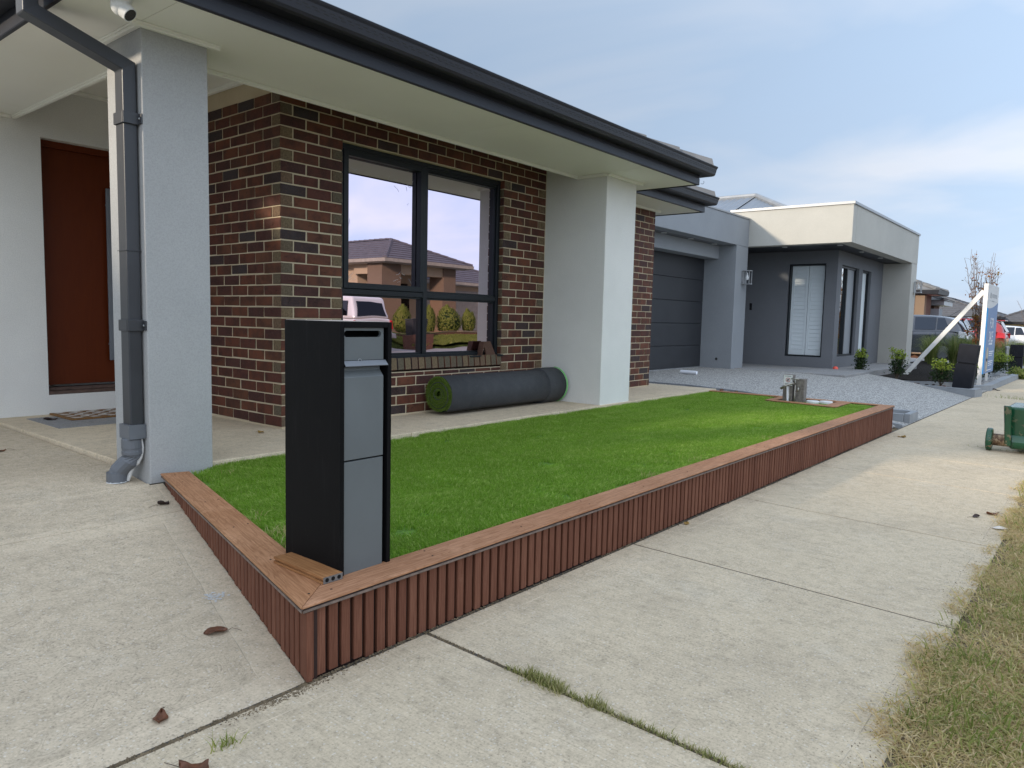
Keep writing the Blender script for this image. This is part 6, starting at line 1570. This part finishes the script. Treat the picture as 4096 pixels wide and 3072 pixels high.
def oeave(x0, x1, y0, y1, z0, nm='roof'):
    MB().box(x0, x1, y0, y1, z0-.04, z0).build('soffit', MT['gutter_cream'], oh)
    MB().sweep([(-.02, z0-.03), (.11, z0), (.12, z0+.14), (-.02, z0+.14)], [(x0, y0), (x1, y0), (x1, y1), (x0, y1), (x0, y0)]).build('gutter', MT['gutter_cream'], oh)
    return hip_roof(x0-.08, x1+.08, y0-.08, y1+.08, z0+.14, 22.5, MT['tile_brown'], oh, nm, step=.30, lap=.035)
oeave(20.75, 26.1, -26, -13.8, 3.46); oeave(25.4, 34, -26, -16.9, 2.88)
on_ = simple_house('tan_house', 'tan house with brown tiles left of the cream house across the street', 6, 16.4, -27, -16.2, oz, 2.5, tan, MT['tile_brown'])
MB().prism([(18.3, -10.0), (19.75, -10.0), (19.75, -9.85), (18.3, -9.85)], -.2, .50).build('low_brick_wall', MT['brick_red'], oh)
# conifers
def conifer(loc, h, w, seed, lab):
    t_ = empty('conifer', loc, lab, 'shrub', 'conifers across the street'); rg = random.Random(seed); b = MB()
    for i in range(1500):
        z = h*rg.random()**.85; r = w/2*(math.sin(math.pi*min(1, (z/h)*.78+.20))**.8)*rg.uniform(.80, 1.05)
        if z > h*.9: r *= .6
        a = rg.random()*6.28; p = Vector((r*math.cos(a), r*math.sin(a), z)); s_ = rg.uniform(.03, .06); u = Vector((-math.sin(a), math.cos(a), 0))*s_*.6; v_ = Vector((math.cos(a)*.3, math.sin(a)*.3, 1)).normalized()*s_*1.6
        b.add([p-u, p+u, p+v_], [(0, 1, 2)])
    MB().lathe([(w*.30, .02), (w*.42, h*.25), (w*.40, h*.55), (w*.2, h*.85), (.02, h*.96)], (0, 0, 0), 10).build('core', MT['shrub_dark'], None).parent = t_
    f = b.build('foliage', MT['green_blade'], None, raw=True); f.parent = t_
for i, (x, h, w) in enumerate(((19.5, .98, .62), (20.95, 1.05, .62), (22.1, 1.08, 1.0), (23.35, .95, .8))):
    conifer((x, -11.35, .55), h, w, 90+i, 'clipped cone shaped conifer across the street seen in the window')
# white utility with canopy
ut = empty('white_utility', (15.98, -8.95, .05), 'white utility vehicle with rear canopy across the street seen in the window', 'utility')
ut.rotation_euler = (0, 0, R(180))
def upart(nm, f, mat, bev=.04):
    k = MB(); f(k); o = k.build(nm, mat, None, bevel=bev, seg=3); o.parent = ut; return o
gz_ = .33
upart('body', lambda k: k.hexa([(-.88, -.15, gz_), (.88, -.15, gz_), (.88, 4.6, gz_), (-.88, 4.6, gz_), (-.84, -.12, 1.02), (.84, -.12, 1.02), (.84, 4.5, 1.0), (-.84, 4.5, 1.0)]), MT['car_white'], .07)
upart('canopy', lambda k: k.hexa([(-.84, -.10, 1.025), (.84, -.10, 1.025), (.84, 1.7, 1.025), (-.84, 1.7, 1.025), (-.68, .12, 1.70), (.68, .12, 1.70), (.68, 1.68, 1.72), (-.68, 1.68, 1.72)]), MT['car_white'], .09)
upart('cabin', lambda k: k.hexa([(-.84, 1.75, 1.0), (.84, 1.75, 1.0), (.84, 3.9, 1.0), (-.84, 3.9, 1.0), (-.68, 1.8, 1.68), (.68, 1.8, 1.68), (.68, 3.0, 1.66), (-.68, 3.0, 1.66)]), MT['car_white'], .09)
upart('rear_window', lambda k: k.hexa([(-.68, -.105, 1.10), (.68, -.105, 1.10), (.68, -.05, 1.10), (-.68, -.05, 1.10), (-.56, .045, 1.56), (.56, .045, 1.56), (.56, .10, 1.56), (-.56, .10, 1.56)]), MT['car_glass'], .01)
for s_ in (-1, 1):
    upart('side_window', lambda k: k.hexa([(s_*.845, .25, 1.12), (s_*.80, .25, 1.12), (s_*.80, 1.5, 1.12), (s_*.845, 1.5, 1.12), (s_*.745, .32, 1.55), (s_*.70, .32, 1.55), (s_*.70, 1.5, 1.55), (s_*.745, 1.5, 1.55)]), MT['car_glass'], .01)
    upart('side_window', lambda k: k.hexa([(s_*.845, 1.9, 1.10), (s_*.80, 1.9, 1.10), (s_*.80, 3.6, 1.10), (s_*.845, 3.6, 1.10), (s_*.735, 1.95, 1.55), (s_*.70, 1.95, 1.55), (s_*.70, 3.0, 1.55), (s_*.735, 3.0, 1.55)]), MT['car_glass'], .01)
    upart('tail_lamp', lambda k: k.box(min(s_*.80, s_*.86), max(s_*.80, s_*.86), -.17, -.1, .68, .98), MT['tail'], .01)
    for wy in (.9, 3.8):
        upart('wheel', lambda k: k.lathe([(.2, -.11), (.34, -.11), (.36, 0), (.34, .11), (.2, .11)], (s_*.80, wy, .36), 20, axis='X'), MT['tyre'], 0)
upart('bumper', lambda k: k.box(-.86, .86, -.25, -.12, .36, .52), MT['galv'], .02)
for i, x in enumerate((19.02, 19.45)):
    bn = empty('wheelie_bin', (x, -10.3, .15), 'dark wheelie bin across the street seen in the window', 'bin', 'bins across the street')
    k = MB(); k.hexa([(x-.13, -10.45, .40), (x+.13, -10.45, .40), (x+.13, -10.15, .40), (x-.13, -10.15, .40), (x-.16, -10.5, 1.03), (x+.16, -10.5, 1.03), (x+.16, -10.1, 1.03), (x-.16, -10.1, 1.03)]); k.build('tub', MT['bin'], bn, bevel=.03)
    k = MB(); k.box(x-.17, x+.17, -10.52, -10.08, 1.035, 1.07); k.build('lid', MT['bin'], bn, bevel=.02)
# unseen house added left of the driveway to keep sun off the footpath
hl = simple_house('added_shade_house', 'unseen white house with dark roof added to shade driveway and footpath', -18, -8.2, 5.5, 16, .1, 4.7, MT['render_white'], MT['tile_dark'], 20)
